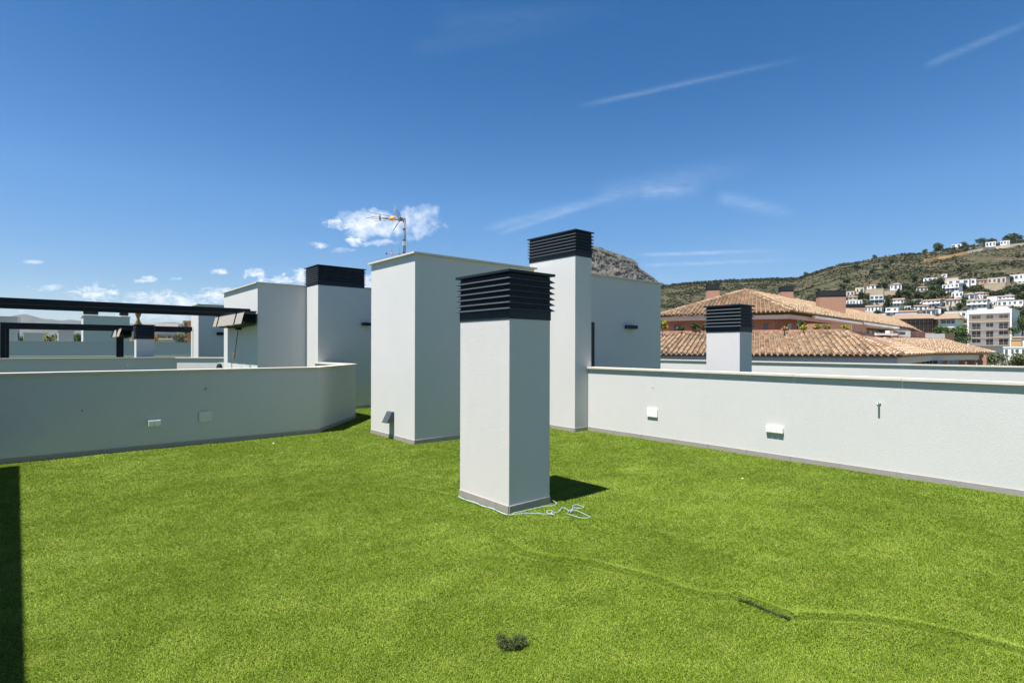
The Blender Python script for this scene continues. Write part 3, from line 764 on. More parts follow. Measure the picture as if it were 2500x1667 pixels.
MB().tube([q, at(576, 845, 13.7), at(571, 880, 13.66)], .008, 6).build('rod', M['black2'], mo)
a_ = at(572, 862, 13.66); MB().tube([a_, at(570.5, 880, 13.66)], [.035, .012], 8).build('handle', M['leaf_brown'], mo)
# far pergola
g2 = empty('pergola', 'far pergola with black posts behind the second left parapet', 'pergola', group='black steel pergolas')
YN, YF, XE, XL, ZT = 21.85, 23.6, 3.82, -.98, 2.24
rail_(g2, XL-.0, XE, YN, ZT, .1, .15); rail_(g2, XL-.0, XE+1.6, YF, ZT, .1, .15)
for y in (YN, YF):
    B(XL-.12, XL, y-.06, y+.06, 0, ZT).build('post', M['black2'], g2)
    xx = at(291 if y == YN else 300, 840, 18).x
    B(1.66 if y == YN else 1.86, 1.80 if y == YN else 2.0, y-.06, y+.06, 0, ZT-.12).build('post', M['black2'], g2)
B(XL-.1, XL-.01, YN+.06, YF-.06, ZT-.11, ZT-.01).build('cross_beam', M['black2'], g2)
# far stair box and chimney
stairbox('stair_box', 'white stair box behind the near pergola where the far pergola ends', 3.85, 7.5, 20.95, 22.2, 3.0)
chimney('short white chimney with a plain black cap beside the far pergola', 2.04, 2.50, 20.28, 20.78, 1.785, .44, n=7, skirt=False, group=GC)
awning('small beige folded awning on the far pergola', 2.02, 20.9, 23.2, 2.12, 1.86, .36, 6, straps=(YN, YF))
barlamp('black lamp seen edge-on on the far stair box', 4.40, 4.62, 20.95, 1.95, 2.05)
# white roof block with two louvred stacks, far left
def block(label, pa, pb, yt, Z, depth, cat='stair box'):
    A_ = at(pa, yt, Z); b_ = nrm(pb, yt)[0]; w = (b_-nrm(pa, yt)[0])*Z/(RT.x-b_*FW.x)     # squared up with the other terraces
    t = empty('stair_box', label, cat, (A_.x, A_.y, 0), 0.)
    B(0, w, 0, depth, -.1, A_.z-.05).build('wall', M['stucco'], t, bevel=.02)
    B(-.05, w+.05, -.05, depth+.05, A_.z-.05, A_.z).build('coping', M['stone'], t)
    return t, A_, w
bt1, bA, bw = block('white roof block with two black stacks seen above the far pergola beam', 203, 317, 770, 40, 3.)
for a0, a1, nm in ((.0, .95, 'first'), (bw-.62, bw-.02, 'second')):
    c = empty('chimney', ('wide' if nm == 'first' else 'narrow')+' black louvred stack on the far white roof block', 'chimney', (bA.x, bA.y, 0), bt1.rotation_euler.z, group=GC)
    B(a0+.05, a1-.05, .3, 1.1, bA.z, bA.z+.12).build('shaft', M['stucco'], c)
    louvre_cap(c, a0+.05, a1-.05, .3, 1.1, bA.z+.12, .45, 5)
block('white roof block at the left edge beyond the far pergola', -60, 43, 770, 41, 4)
block('low white wall block left of the olive bush', 57, 107, 812, 42, 4)
block('low white rounded block right of the olive bush', 142, 180, 806, 43, 4)
block('white block between the palm and the olive bush', 232, 262, 800, 42, 3)

# ------------------------------------------------------------------ cord, scraps, torn turf
def cord():
    t = empty('cord', 'thin blue and white cord looped round the foot of the free-standing chimney', 'cord')
    def smooth_pts(pts, k=5):
        out = []; n = len(pts)
        for i in range(n-1):
            p0, p1, p2, p3 = pts[max(i-1, 0)], pts[i], pts[i+1], pts[min(i+2, n-1)]
            for j in range(k):
                u = j/k
                out.append(tuple(.5*((2*b)+(-a+c)*u+(2*a-5*b+4*c-d)*u*u+(-a+3*b-3*c+d)*u**3) for a, b, c, d in zip(p0, p1, p2, p3)))
        return out+[pts[-1]]
    def run(name, px):
        w = [on_ground(1080+x/5.345, 1080+y/5.345, .022) for x, y in px]
        w = smooth_pts([tuple(v) for v in w])
        MB().tube(w, .0023, 6).build(name, M['rope'], t, smooth=True)
    run('strand', [(214, 690), (222, 715), (300, 742), (420, 775), (500, 815), (580, 838), (690, 875), (760, 905), (850, 938), (905, 938), (940, 912), (1010, 900), (1160, 868), (1320, 830), (1440, 822), (1485, 800), (1478, 775), (1415, 745)])
    run('strand', [(218, 700), (330, 755), (440, 790), (540, 832), (640, 850), (720, 890), (810, 930), (900, 940), (1060, 920), (1220, 922), (1380, 930), (1450, 915), (1520, 895), (1550, 855), (1590, 850), (1650, 880), (1720, 878), (1800, 905), (1860, 935), (1925, 965), (1890, 982), (1800, 980), (1720, 955), (1620, 925)])
    run('loop', [(1440, 940), (1380, 920), (1358, 895), (1390, 882), (1440, 892), (1420, 920), (1465, 945)])
    run('loop', [(1640, 905), (1660, 880), (1700, 860), (1705, 820), (1760, 808), (1800, 822), (1845, 838), (1805, 855), (1715, 850), (1690, 880), (1670, 905), (1700, 890)])
cord()
def scrap(label, px, py, s):
    q = on_ground(px, py, .022); rr = random.Random(px); mb = MB()
    pts = [(s*math.cos(a)*rr.uniform(.6, 1), s*math.sin(a)*rr.uniform(.5, 1), rr.uniform(0, s*.5)) for a in [k*1.05 for k in range(6)]]
    mb.add([(0, 0, s*.8)]+pts, [(0, k+1, (k+1) % 6+1) for k in range(6)]); o = mb.build('paper_scrap', M['debris'], loc=q); tag(o, label, 'scrap')
scrap('tiny white scrap on the turf before the shaded left parapet', 668, 1083, .02)
scrap('tiny white scrap on the turf before the right parapet', 1813, 1168, .016)
def tuft():
    """turned-up flap of turf: curved backing edge and bristling blades"""
    t = empty('torn_turf', 'curled flap of torn turf with brown roots near the front edge', 'turf flap')
    dk = mat('turf_underside', (.012, .018, .005), .95, (.035, .028, .012), 90, .9)
    rr = random.Random(5); arc = [(1219, 1575), (1226, 1583), (1236, 1587), (1250, 1588), (1262, 1586), (1272, 1582), (1280, 1575)]
    base = [on_ground(x, y-3, .0) for x, y in arc]
    mb = MB(); n = len(base)
    top = [p_+Vector((0, 0, .040+.010*math.sin(i*2.))) for i, p_ in enumerate(base)]
    out = [p_-FW*.03+Vector((0, 0, .02)) for p_ in base]
    vs = base+top+out; fs = []
    for i in range(n-1): fs += [(i, i+1, n+i+1, n+i), (n+i, n+i+1, 2*n+i+1, 2*n+i)]
    mb.add(vs, fs); mb.build('backing', dk, t)
    def blades(name, m, cnt, f):
        mb = MB()
        for _ in range(cnt):
            u = rr.random()*(n-1.001); i = int(u); p_ = top[i].lerp(top[i+1], u-i)+Vector((rr.uniform(-.006, .006), rr.uniform(-.006, .006), rr.uniform(-.02, .0)))
            d = f(); L = rr.uniform(.024, .046); w = Vector((rr.uniform(-1, 1), rr.uniform(-1, 1), .2)).normalized()*.0019
            mb.add([p_-w, p_+w, p_+d*L], [(0, 1, 2)])
        mb.build(name, m, t)
    blades('roots', M['leaf_brown'], 260, lambda: (Vector((rr.uniform(-1, 1), rr.uniform(-1, 1), rr.uniform(-.4, .9)))-FW*.5).normalized())
    blades('blades', M['leaf_bright'], 2200, lambda: (Vector((rr.uniform(-1, 1), rr.uniform(-1, 1), rr.uniform(-.6, .6)))-FW*.9).normalized())
    blades('blades', M['leaf_bright'], 400, lambda: (Vector((rr.uniform(-1, 1), rr.uniform(-1, 1), 1))+FW*.3).normalized())
    # seam tear
    t = empty('torn_seam', 'dark frayed seam where the turf crease has split open', 'turf seam')
    line = [on_ground(x, y, .010) for x, y in ((1800, 1462), (1830, 1470), (1862, 1486), (1895, 1499), (1928, 1510))]
    mb = MB()
    for _ in range(1500):
        u = rr.random()*3.999; i = int(u); p_ = line[i].lerp(line[i+1], u-i)+Vector((rr.uniform(-.009, .009), rr.uniform(-.009, .009), rr.uniform(-.004, .010)))
        d = (Vector((rr.uniform(-1, 1), rr.uniform(-1, 1), rr.uniform(-.5, .7)))-FW*.5).normalized()*rr.uniform(.006, .016); w = Vector((rr.uniform(-1, 1), rr.uniform(-1, 1), 0)).normalized()*.0013
        mb.add([p_-w, p_+w, p_+d], [(0, 1, 2)])
    mb.build('fringe', mat('torn_fibre', (.05, .045, .02), .9, island=[(0., (.02, .02, .01)), (.6, (.035, .05, .012)), (1., (.10, .09, .035))]), t)
tuft()

#TOWNSTART
# ------------------------------------------------------------------ terracotta apartment building with tiled roofs
def cam3(X, Z, z): p = FW*Z+RT*X; return Vector((p.x, p.y, z+H))   # z counted from eye level
def tile_plane(mb, poly, e0, e1, pitch_col=.235, row=.36, seed=1, rr=.085, jit=.012):
    """barrel tiles on a sloping polygon; e0->e1 is the eave edge, polygon vertices in world space"""
    rnd = random.Random(seed)
    u = (e1-e0).normalized()
    a, b, c = poly[0], poly[1], poly[2]
    nrm_ = (b-a).cross(c-a).normalized()
    if nrm_.z < 0: nrm_ = -nrm_
    v = nrm_.cross(u).normalized()
    if v.z < 0: v = -v
    P2 = [((p-e0).dot(u), (p-e0).dot(v)) for p in poly]
    def ins(x, y):
        k = False; n = len(P2)
        for i in range(n):
            (x1, y1), (x2, y2) = P2[i], P2[(i+1) % n]
            if (y1 > y) != (y2 > y) and x < (x2-x1)*(y-y1)/(y2-y1)+x1: k = not k
        return k
    us = [p[0] for p in P2]; vs_ = [p[1] for p in P2]
    x = min(us)+pitch_col/2
    while x < max(us):
        y = min(vs_)-.06
        while y < max(vs_):
            if ins(x, y+row*.55) or (ins(x, y+row*.8) and y < .1):
                L = row*1.28; dx = rnd.uniform(-jit, jit); dy = rnd.uniform(-.02, .02); tw = rnd.uniform(-.03, .03)
                ring_ = []
                for (t, r, lift) in ((0, rr*1.08, .055), (1, rr*.86, .008)):
                    o = e0+u*(x+dx+tw*t*L)+v*(y+dy+t*L)+nrm_*(lift+rnd.uniform(0, .006))
                    ring_ += [o+u*(-math.cos(k*math.pi/5)*r)+nrm_*(math.sin(k*math.pi/5)*r*.95) for k in range(6)]
                mb.add(ring_, [(k, k+1, 7+k, 6+k) for k in range(5)]+[(5, 4, 3, 2, 1, 0)])
            y += row
        x += pitch_col
def cap_line(mb, a, b, seed=3, r=.11, L=.42):
    rnd = random.Random(seed); d = b-a; n = max(1, int(d.length/(L*.82))); d.normalize()
    s = d.cross(Vector((0, 0, 1))).normalized(); up = s.cross(d)
    for i in range(n):
        ring_ = []
        for t, rr, lf in ((0, r*1.12, .06), (1, r*.9, .02)):
            o = a+d*((i+t*1.2)*L*.82)+up*(lf+rnd.uniform(-.01, .01))
            ring_ += [o+s*(-math.cos(k*math.pi/5)*rr)+up*(math.sin(k*math.pi/5)*rr) for k in range(6)]
        mb.add(ring_, [(k, k+1, 7+k, 6+k) for k in range(5)]+[(5, 4, 3, 2, 1, 0)])
def poly_bed(mb, poly, drop=.03):
    n = len(poly); nn = (poly[1]-poly[0]).cross(poly[2]-poly[0]).normalized()
    if nn.z < 0: nn = -nn
    mb.add([p for p in poly]+[p-nn*drop for p in poly], [tuple(range(n)), tuple(range(2*n-1, n-1, -1))]+[(i, (i+1) % n, n+(i+1) % n, n+i) for i in range(n)])
def wall_between(mb, a, b, z0, z1, th=.25):
    a, b = Vector((a.x, a.y, 0)), Vector((b.x, b.y, 0)); d = (b-a).normalized(); nn = Vector((-d.y, d.x, 0))*th
    mb.add([(p.x, p.y, z) for z in (z0, z1) for p in (a, b, b+nn, a+nn)], [(3, 2, 1, 0), (4, 5, 6, 7), (0, 1, 5, 4), (1, 2, 6, 5), (2, 3, 7, 6), (3, 0, 4, 7)])

ap = empty('apartment_building', 'terracotta brick building with two tiers of clay tiled roofs beyond the right parapet', 'building')
def lower_roof():
    e = 21.5/23
    P0 = cam3(4.8, 26.34, -.27); P1 = cam3(15.47, 21.5, -.235); P2 = cam3(24.5, 31.4, -.22); P3 = cam3(31.0, 35.3, -.20); P4 = cam3(33, 48, -.2)
    back1 = RT*.413+FW*.91   # horizontal normals pointing into the building
    back2 = (FW*.67-RT*.74); back3 = (FW*.862-RT*.507)
    run, rise = 6.6, 1.14
    I0 = P0+back1*run+Vector((0, 0, rise))
    # inner (upper) corners
    I1 = cam3(17.2, 27.95, P1.z-H+rise)
    I2 = cam3(30.5, 44.5, .92); I3 = cam3(39.7, 50, .95)
    rb = MB(); tl = MB()
    for poly, s in (([P0, P1, I1, I0], 11), ([P1, P2, I2, I1], 12), ([P2, P3, I3, I2], 13), ([P3, cam3(44.5, 50, -.2), I3], 14)):
        poly_bed(rb, poly); tile_plane(tl, poly, poly[0], poly[1], seed=s)
    cap_line(tl, P1, I1, 4); cap_line(tl, P2, I2, 5); cap_line(tl, P3, I3, 6)
    r = rb.build('roof', M['tile_bed'], ap); tl.build('tiles', M['tile'], r)
    # pale fascia set back under the eave, brick wall under it
    fb = MB(); wb = MB()
    ins1, ins2, ins3 = back1*.16, back2*.16, back3*.16
    q = [P0+ins1, P1+(ins1+ins2)*.75, P2+(ins2+ins3)*.55, P3+ins3]
    for a, b in zip(q, q[1:]): wall_between(fb, a, b, H-.62, H-.285, .3)
    fb.build('fascia', M['cream'], ap)
    sb_ = MB()
    for a, b in zip([P0, P1, P2, P3], [P1, P2, P3, P4]): wall_between(sb_, a+ins1*.1, b+ins1*.1, H-.30, H-.25, .5)
    sb_.build('soffit', M['brick'], ap)
    q = [P0+back1*1.5, P1+(back1+back2)*.8, P2+(back2+back3)*.7, P3+back3*1.2]
    for a, b in zip(q, q[1:]): wall_between(wb, a, b, GZ, H-.29, .3)
    wb.build('wall', M['brick'], ap)
    # posts and openings under the far end
    for px in (2330, 2372, 2400):
        c = at(px, 890, 35.0); B(c.x-.2, c.x+.2, c.y-.2, c.y+.2, GZ, H-.3).build('pillar', M['brick'], ap)
    for px, w in ((2282, .5), (2295, .5), (2262, .4), (2180, .9), (2325, .55), (2334, .5)):
        pz = {2180: 24.9}.get(px, 31.6)
        c = at(px, 888, pz); d = (RT*.9+FW*.3).normalized()
        mbw = MB(); wall_between(mbw, c-d*w/2, c+d*w/2, H-1.5, H-.62, .1); mbw.build('window', M['pane'], ap)
    return I0, I1, I2, I3, back1, back2, back3
I0, I1, I2, I3, back1, back2, back3 = lower_roof()
def terrace():
    # brick parapet at the head of the lower roof, terrace slab and upper storey
    z0 = .62
    q = [I0, I1, I2, I3]
    q2 = [p+back1*.12 for p in q]
    mb = MB()
    for a, b in zip(q2, q2[1:]): wall_between(mb, a, b, H+z0-.3, H+1.07, .16)
    mb.build('parapet', M['brick'], ap)
    mb = MB(); pts = [(p.x, p.y) for p in q2]+[((q2[3]+FW*8).x, (q2[3]+FW*8).y), ((q2[0]+FW*14).x, (q2[0]+FW*14).y)]
    mb.prism(pts, H+.1, H+.35); mb.build('terrace_slab', M['brick'], ap)
    # raised brick planters and screens
    def pl(p0, p1, y0, y1, Z, m='brick', nm='planter', th=.6):
        a, b = at(p0, y1, Z), at(p1, y1, Z*1.02); t = at(p0, y0, Z); mb = MB(); wall_between(mb, a, b, a.z, t.z, th); return mb.build(nm, M[m], ap)
    pl(1990, 2078, 790, 807, 29.2); pl(2080, 2115, 793, 809, 32.8); pl(2222, 2238, 808, 825, 48.5); pl(2239, 2259, 809, 826, 49.5); pl(2180, 2194, 807, 822, 45.5)
    ac = pl(2194, 2223, 807, 822, 46.5, 'plastic', 'air_conditioner', .4)
    g_ = at(2203, 813.5, 46.4); mb = MB(); mb.box(-.25, .25, -.02, .02, -.13, .13); o = mb.build('grille', M['lampgrey'], ac, loc=g_); o.rotation_euler.z = math.atan2(RT.y, RT.x)
    pl(2140, 2192, 813, 818, 41.5, 'plastic', 'pipe_box', .2); pl(2172, 2181, 807, 817, 43.5, 'plastic', 'pipe_box', .3)
    pl(2258, 2307, 814, 827, 51, 'whitefar', 'parapet', .3); pl(2306, 2330, 814, 831, 52, 'brownfar', 'parapet', .3)
terrace()
def upper_roof():
    A0 = cam3(8.86, 32.8, 2.03); A1 = cam3(15.5, 29.8, 2.09); A2 = cam3(39.1, 52.8, 2.07)
    K = cam3(18.7, 43.5, 4.73); K2 = cam3(58.0, 82.0, 4.73)
    BL_ = cam3(8.2, 60, 2.03)
    rb = MB(); tl = MB()
    for poly, s in (([A0, A1, K], 21), ([A1, A2, K2, K], 22)):
        poly_bed(rb, poly); tile_plane(tl, poly, poly[0], poly[1], seed=s)
    poly_bed(rb, [A0, K, cam3(19.5, 56, 3.9), BL_])
    poly_bed(rb, [A2, cam3(62, 80, 2.07), K2])
    poly_bed(rb, [K, K2, cam3(60, 95, 2.0), cam3(20, 57, 2.0)])
    cap_line(tl, A0, K, 7); cap_line(tl, A1, K, 8); cap_line(tl, K, K2, 9); cap_line(tl, A2, K2, 10)
    r = rb.build('roof', M['tile_bed'], ap); tl.build('tiles', M['tile'], r)
    fb = MB(); d1 = back1*.3; d2 = (FW*.716-RT*.698)*.3
    dd = (d1+d2)*.8
    wall_between(fb, A0+d1, A1+dd, H+1.72, H+1.95, .25); wall_between(fb, A1+dd, A2+d2, H+1.74, H+1.96, .25)
    fb.build('fascia', M['cream'], ap)
    # gutter and rolled blinds along the long eave
    mb = MB(); mb.tube([A1.lerp(A2, .10)+Vector((0, 0, -.17)), A1.lerp(A2, .42)+Vector((0, 0, -.17))], .10, 8); mb.tube([A1.lerp(A2, .435)+Vector((0, 0, -.14)), A1.lerp(A2, .80)+Vector((0, 0, -.14))], .11, 8)
    mb.build('rolled_blind', M['plastic'], ap)
    wb = MB(); e1 = back1*1.0; e2 = (FW*.716-RT*.698)*1.3
    q0, q1, q2 = A0+e1+RT*.5, A1+(e1+e2)*.75, A2+e2-FW*1
    wall_between(wb, q0, q1, H, H+1.96, .3); wall_between(wb, q1, q2, H, H+1.96, .3); wall_between(wb, q0+FW*8, q0, H, H+1.96, .3)
    wb.build('wall', M['brick'], ap)
    def win(a, b, t0, t1, z0, z1, m, nm='window', n=(0, 0)):
        p, q = a.lerp(b, t0), a.lerp(b, t1); d = (q-p).normalized(); nn = Vector((d.y, -d.x, 0))*.04; mb = MB(); wall_between(mb, p+nn, q+nn, H+z0, H+z1, .05); return mb.build(nm, M[m], ap)
    win(q0, q1, .62, .73, .35, 1.62, 'bluedoor', 'door'); win(q0, q1, .90, .935, .4, 1.5, 'pane', 'door')
    win(q0, q1, .05, .12, .5, 1.5, 'pane')
    for t0, t1, m_, nm in ((.055, .075, 'pane', 'window'), (.11, .14, 'pane', 'window'), (.19, .24, 'pane', 'door'), (.30, .36, 'pane', 'window'), (.50, .60, 'pane', 'door'), (.61, .635, 'whitefar', 'shutter'), (.65, .675, 'whitefar', 'shutter'), (.69, .715, 'whitefar', 'shutter'), (.76, .80, 'pane', 'window'), (.82, .84, 'pane', 'window')):
        win(q1, q2, t0, t1, .5 if nm == 'window' else .35, 1.55, m_, nm)
    def stack(label, p0, p1, yt, yb, Z, dw, hcap, split, group='brick chimneys with black caps on the tiled roof'):
        a, b = at(p0, yt, Z), at(p1, yt, Z); d = b-a; d.z = 0; w = d.length; zb = at(p0, yb, Z).z
        t = empty('chimney', label, 'chimney', (a.x, a.y, 0), math.atan2(d.y, d.x)-R_(12), group=group)
        zc = a.z-hcap
        B(0, w*split, 0, dw, zb-.9, zc).build('shaft', M['brick'], t)
        louvre_cap(t, 0, w*split, 0, dw, zc, hcap, 8, .03)
    stack('small brick chimney on the left slope of the tiled roof', 1727, 1762, 693.5, 731, 40., .9, .46, .80)
    stack('brick chimney on the tiled roof just right of its peak', 1908, 1944, 699, 733, 49., 1.1, .48, .75)
    stack('largest brick chimney on the tiled roof', 2001, 2064, 710, 764, 44.0, .9, .5, .92)
    stack('long low brick chimney behind the largest one', 2068, 2109, 742, 762, 68., .8, .46, .97)
upper_roof()

# ------------------------------------------------------------------ plants
def leaf_mesh(name, m, n, rx, ry, rz, leaf, seed, lobes=5, shape='blob'):
    rnd = random.Random(seed); mb = MB(); lb = []
    for _ in range(lobes):
        a = rnd.uniform(0, 6.28); r = rnd.uniform(.1, .6)
        lb.append((math.cos(a)*r*rx, math.sin(a)*r*ry, rnd.uniform(-.62, .5)*rz, rnd.uniform(.38, .6)))
    for _ in range(n):
        d = Vector((rnd.gauss(0, 1), rnd.gauss(0, 1), rnd.gauss(0, 1))).normalized()*(rnd.random()**.35)
        if shape == 'blob':
            l = rnd.choice(lb); p = Vector((l[0]+d.x*rx*l[3], l[1]+d.y*ry*l[3], rz+l[2]*.9+d.z*rz*l[3]*.95))
        elif shape == 'column':
            t = rnd.random()**.9; w = math.sin(math.pi*min(1, t*1.05+.03))**.5*(1-t*.55)
            p = Vector((d.x*rx*w, d.y*ry*w, t*2*rz))
        else:
            p = Vector((d.x*rx, d.y*ry, rz+d.z*rz))
        a = Vector((rnd.gauss(0, 1), rnd.gauss(0, 1), rnd.gauss(0, .7))).normalized()*leaf*rnd.uniform(.6, 1.3)
        b = a.cross(Vector((rnd.gauss(0, 1), rnd.gauss(0, 1), rnd.gauss(0, 1)))).normalized()*leaf*rnd.uniform(.4, .9)
        mb.add([p-a, p+b, p+a, p-b*.8], [(0, 1, 2, 3)])
    me = bpy.data.meshes.new(name); me.from_pydata(mb.v, [], mb.f); me.materials.append(m); me.update(); return me
PROTO = {}
def proto(kind):
    if kind in PROTO: return PROTO[kind]
    k, v = kind.rsplit('_', 1); v = int(v)
    cfg = {'pine': ('leaf_dark', 1000, .5, .5, .40, .05, 9, 'blob'), 'cypress': ('leaf_dark', 380, .16, .16, .5, .05, 1, 'column'),
           'broad': ('leaf_bright', 1100, .5, .5, .45, .045, 10, 'blob'), 'olive': ('leaf_olive', 1100, .5, .5, .45, .04, 10, 'blob')}[k]
    crown = leaf_mesh('crown', M[cfg[0]], cfg[1], cfg[2], cfg[3], cfg[4], cfg[5], 40+v*7+len(k), cfg[6], cfg[7])
    tr = MB(); rnd = random.Random(v)
    if k == 'cypress': tr.tube([(0, 0, -.1), (0, 0, .3)], [.03, .02], 6)
    else:
        tr.tube([(0, 0, -2.2), (0, 0, -.35), (.02, .01, 0), (-.02, .02, .3), (.01, 0, .55)], [.055, .05, .04, .03, .012], 6)
        for q in range(4):
            a = q*1.6+v; tr.tube([(0, 0, .1+q*.06), (math.cos(a)*.15, math.sin(a)*.15, .3+q*.06), (math.cos(a)*.3, math.sin(a)*.3, .42+q*.06)], [.025, .016, .006], 5)
    me = bpy.data.meshes.new('trunk'); me.from_pydata(tr.v, [], tr.f); me.materials.append(M['bark']); me.update()
    PROTO[kind] = (crown, me); return PROTO[kind]
def tree(kind, label, p, w, h, name=None, group=None, cat='tree'):
    cr, tr = proto(kind); k = kind.split('_')[0]
    t = empty(name or {'pine': 'pine_tree', 'cypress': 'cypress_tree', 'broad': 'leafy_tree', 'olive': 'olive_tree'}[k], label, cat, p, (p.x*7+p.y*3) % 6.28, group)
    hh = {'pine': .78, 'cypress': 1., 'broad': .88, 'olive': .88}[k]
    for nm, me in (('crown', cr), ('trunk', tr)):
        o = bpy.data.objects.new(nm, me); COL.objects.link(o); o.parent = t; o.scale = (w, w, h/(hh*1.05)) if nm == 'crown' and k != 'cypress' else (w*(3 if k == 'cypress' else 1), w*(3 if k == 'cypress' else 1), h)
        if nm == 'crown' and k in ('broad', 'pine', 'olive'): o.location.z = 0.0
    return t

# ------------------------------------------------------------------ houses
GV = 'villas on the hillside'
def frame_at(p0, p1, yb, Z=None, extra=.16):
    if Z is None: Z, _ = hill_hit((p0+p1)/2, yb)
    A_ = at(p0, yb, Z); psi = math.atan((((p0+p1)/2)-1250)/FOCAL)+extra      # turned to look down the slope
    a, b = nrm(p0, yb)[0], nrm(p1, yb)[0]; c, s_ = math.cos(psi), math.sin(psi)
    return A_, (b-a)*Z/(c+b*s_), Z, math.atan2(RT.y, RT.x)-psi
HOUSES = []
def villa(label, p0, p1, yt, yb, wall='whitefar', roof='flat', st=1, wins=3, rot=0., Z=None, depth=None, glass=False, name='house', group=GV, arch=False, cat='house', over=.35):
    if Z is None: HOUSES.append(((p0+p1)/2, (yt+yb)/2, label))
    A_, w, Z, az = frame_at(p0, p1, yb, Z, random.Random(p0*3+yb).uniform(-.02, .34) if p0 > 1250 else 0.); h = (yb-yt)/FOCAL*Z; depth = depth or min(w*.8, 8)
    t = empty(name, label, cat, (A_.x, A_.y, A_.z), az+rot, group)
    hw = h if roof == 'flat' else h*(.80 if st > 1 else .74)
    B(0, w, 0, depth, -3.5, hw).build('wall', M[wall], t)
    if roof == 'flat':
        mb = MB(); ring(mb, -.1, w+.1, -.1, depth+.1, hw, hw+.25, .3); mb.build('coping', M[wall], t)
    elif roof == 'hip':
        mb = MB(); o = over; r = min(w, depth)*.42
        v = [(-o, -o, hw), (w+o, -o, hw), (w+o, depth+o, hw), (-o, depth+o, hw), (r, depth*.5, h), (w-r, depth*.5, h)]
        mb.add(v, [(0, 1, 5, 4), (1, 2, 5), (2, 3, 4, 5), (3, 0, 4), (3, 2, 1, 0)]); mb.build('roof', M['tile_far'], t)
    else:   # shed / gable seen from the eave side
        mb = MB(); o = over
        v = [(-o, -o, hw), (w+o, -o, hw), (w+o, depth+o, hw), (-o, depth+o, hw), (-o, depth*.5, h), (w+o, depth*.5, h)]
        mb.add(v, [(0, 1, 5, 4), (1, 2, 5), (2, 3, 4, 5), (3, 0, 4), (3, 2, 1, 0)]); mb.build('roof', M['tile_far'], t)
    if wins and hw > 1.2:
        sh = hw/st; rnd = random.Random(int(p0*7+yb))
        for s in range(st):
            z = s*sh
            for k in range(wins):
                c = w*(k+.5)/wins+rnd.uniform(-.15, .15); ww = w/wins*(.78 if glass else rnd.uniform(.34, .62)); z0 = z+sh*(.12 if glass or rnd.random() < .4 else .36); z1 = z+sh*.80
                o = B(c-ww/2, c+ww/2, -.06, .05, z0, z1).build('window', M['pane'], t)
                if (p1-p0) > 24 and not glass: 
                    mb = MB(); mb.box(c-ww/2-.1, c+ww/2+.1, -.14, -.0, z0-.14, z0); mb.build('sill', M[wall], o)
            if st > 1 and s > 0 and not arch:
                B(-.2, w+.2, -.9, 0, z-.15, z+.05).build('balcony', M[wall], t)
    return t
def bank(label, p0, p1, yt, yb, m='stonefar', Z=None, name='retaining_wall', cat='wall', slope=0.):
    A_, w, Z, az = frame_at(p0, p1, yb, Z); h = (yb-yt)/FOCAL*Z
    t = empty(name, label, cat, (A_.x, A_.y, A_.z), az)
    mb = MB(); mb.box(0, w, 0, 2.5, -4, h); mb.build('wall', M[m], t)
    B(-.1, w+.1, -.1, .6, h, h+.25).build('coping', M['creamfar'], t); return t

villa('white tiled villa above a tan stone terrace, upper left of the houses', 2116, 2146, 694, 706, roof='hip', wins=3)
bank('tall tan stone terrace wall under the upper left villa', 2113, 2157, 707, 727)
villa('white tiled villa among dark trees right of the tan terrace', 2173, 2201, 691, 708, roof='hip', wins=3)
bank('low tan garden wall below the second upper villa', 2158, 2192, 711, 722)
villa('cream villa with arches and tiled roof among the pines', 2237, 2265, 699, 712, wall='creamfar', roof='hip', wins=3)
villa('white modern villa half hidden by the big round pine', 2254, 2288, 680, 694, wins=3, st=2)
villa('square white villa with a wide glazed front', 2124, 2156, 722, 742, wins=3, st=2, glass=True)
bank('ochre wall directly below the glazed white villa', 2134, 2161, 743, 750, 'orangefar')
villa('beige house at the left end of the hillside villas', 2088, 2110, 703, 719, wall='creamfar', wins=2)
villa('long beige ruin behind the largest brick chimney', 2066, 2086, 712, 722, wall='creamfar', wins=2)
villa('small peach villa just right of the largest brick chimney', 2071, 2093, 723, 734, wall='creamfar', roof='gable', wins=2)
villa('long low white house just above the long low brick chimney', 2066, 2105, 734, 744, wins=5)
villa('white house with five tall openings above the tiled roof', 2110, 2152, 745, 761, roof='gable', wins=5)
villa('low white house touching the ridge of the tiled roof', 2114, 2140, 761, 769, wins=2)
villa('white two storey villa with stepped terraces, centre left', 2180, 2207, 728, 749, roof='gable', st=2, wins=3)
bank('long white garden wall running right from the stepped villa', 2207, 2252, 733, 741, 'whitefar')
villa('white villa with several small tiled roofs', 2253, 2294, 731, 750, roof='gable', st=2, wins=4)
villa('white house with steep little gables below the tiled villas', 2231, 2266, 745, 757, roof='gable', wins=3)
villa('cream house with round terrace above the tiled ridge', 2162, 2193, 752, 773, wall='whitefar', st=2, wins=2)
villa('small white house at the foot of the hill by the tiled ridge', 2144, 2162, 767, 778, wins=1)
villa('long white house with a terracotta pitched roof', 2186, 2238, 758, 773, roof='gable', wins=0)
villa('white house with glazed band under a tan hipped roof', 2252, 2284, 753, 769, roof='hip', wins=3, glass=True)
villa('narrow white stair tower beside the hipped roof', 2285, 2297, 755, 768, wins=0)
villa('small white cube house alone high on the slope', 2299, 2312, 670, 678, wins=1)
bank('pale rock bank below the small cube house', 2305, 2340, 680, 690, 'creamfar')
villa('white two storey house at the left end of the long terrace row', 2300, 2341, 696, 713, st=2, wins=4)
villa('long low white wing above the two storey house', 2312, 2366, 686, 695, wins=3)
villa('white square tower in the long terrace row', 2368, 2383, 682, 697, wins=1)
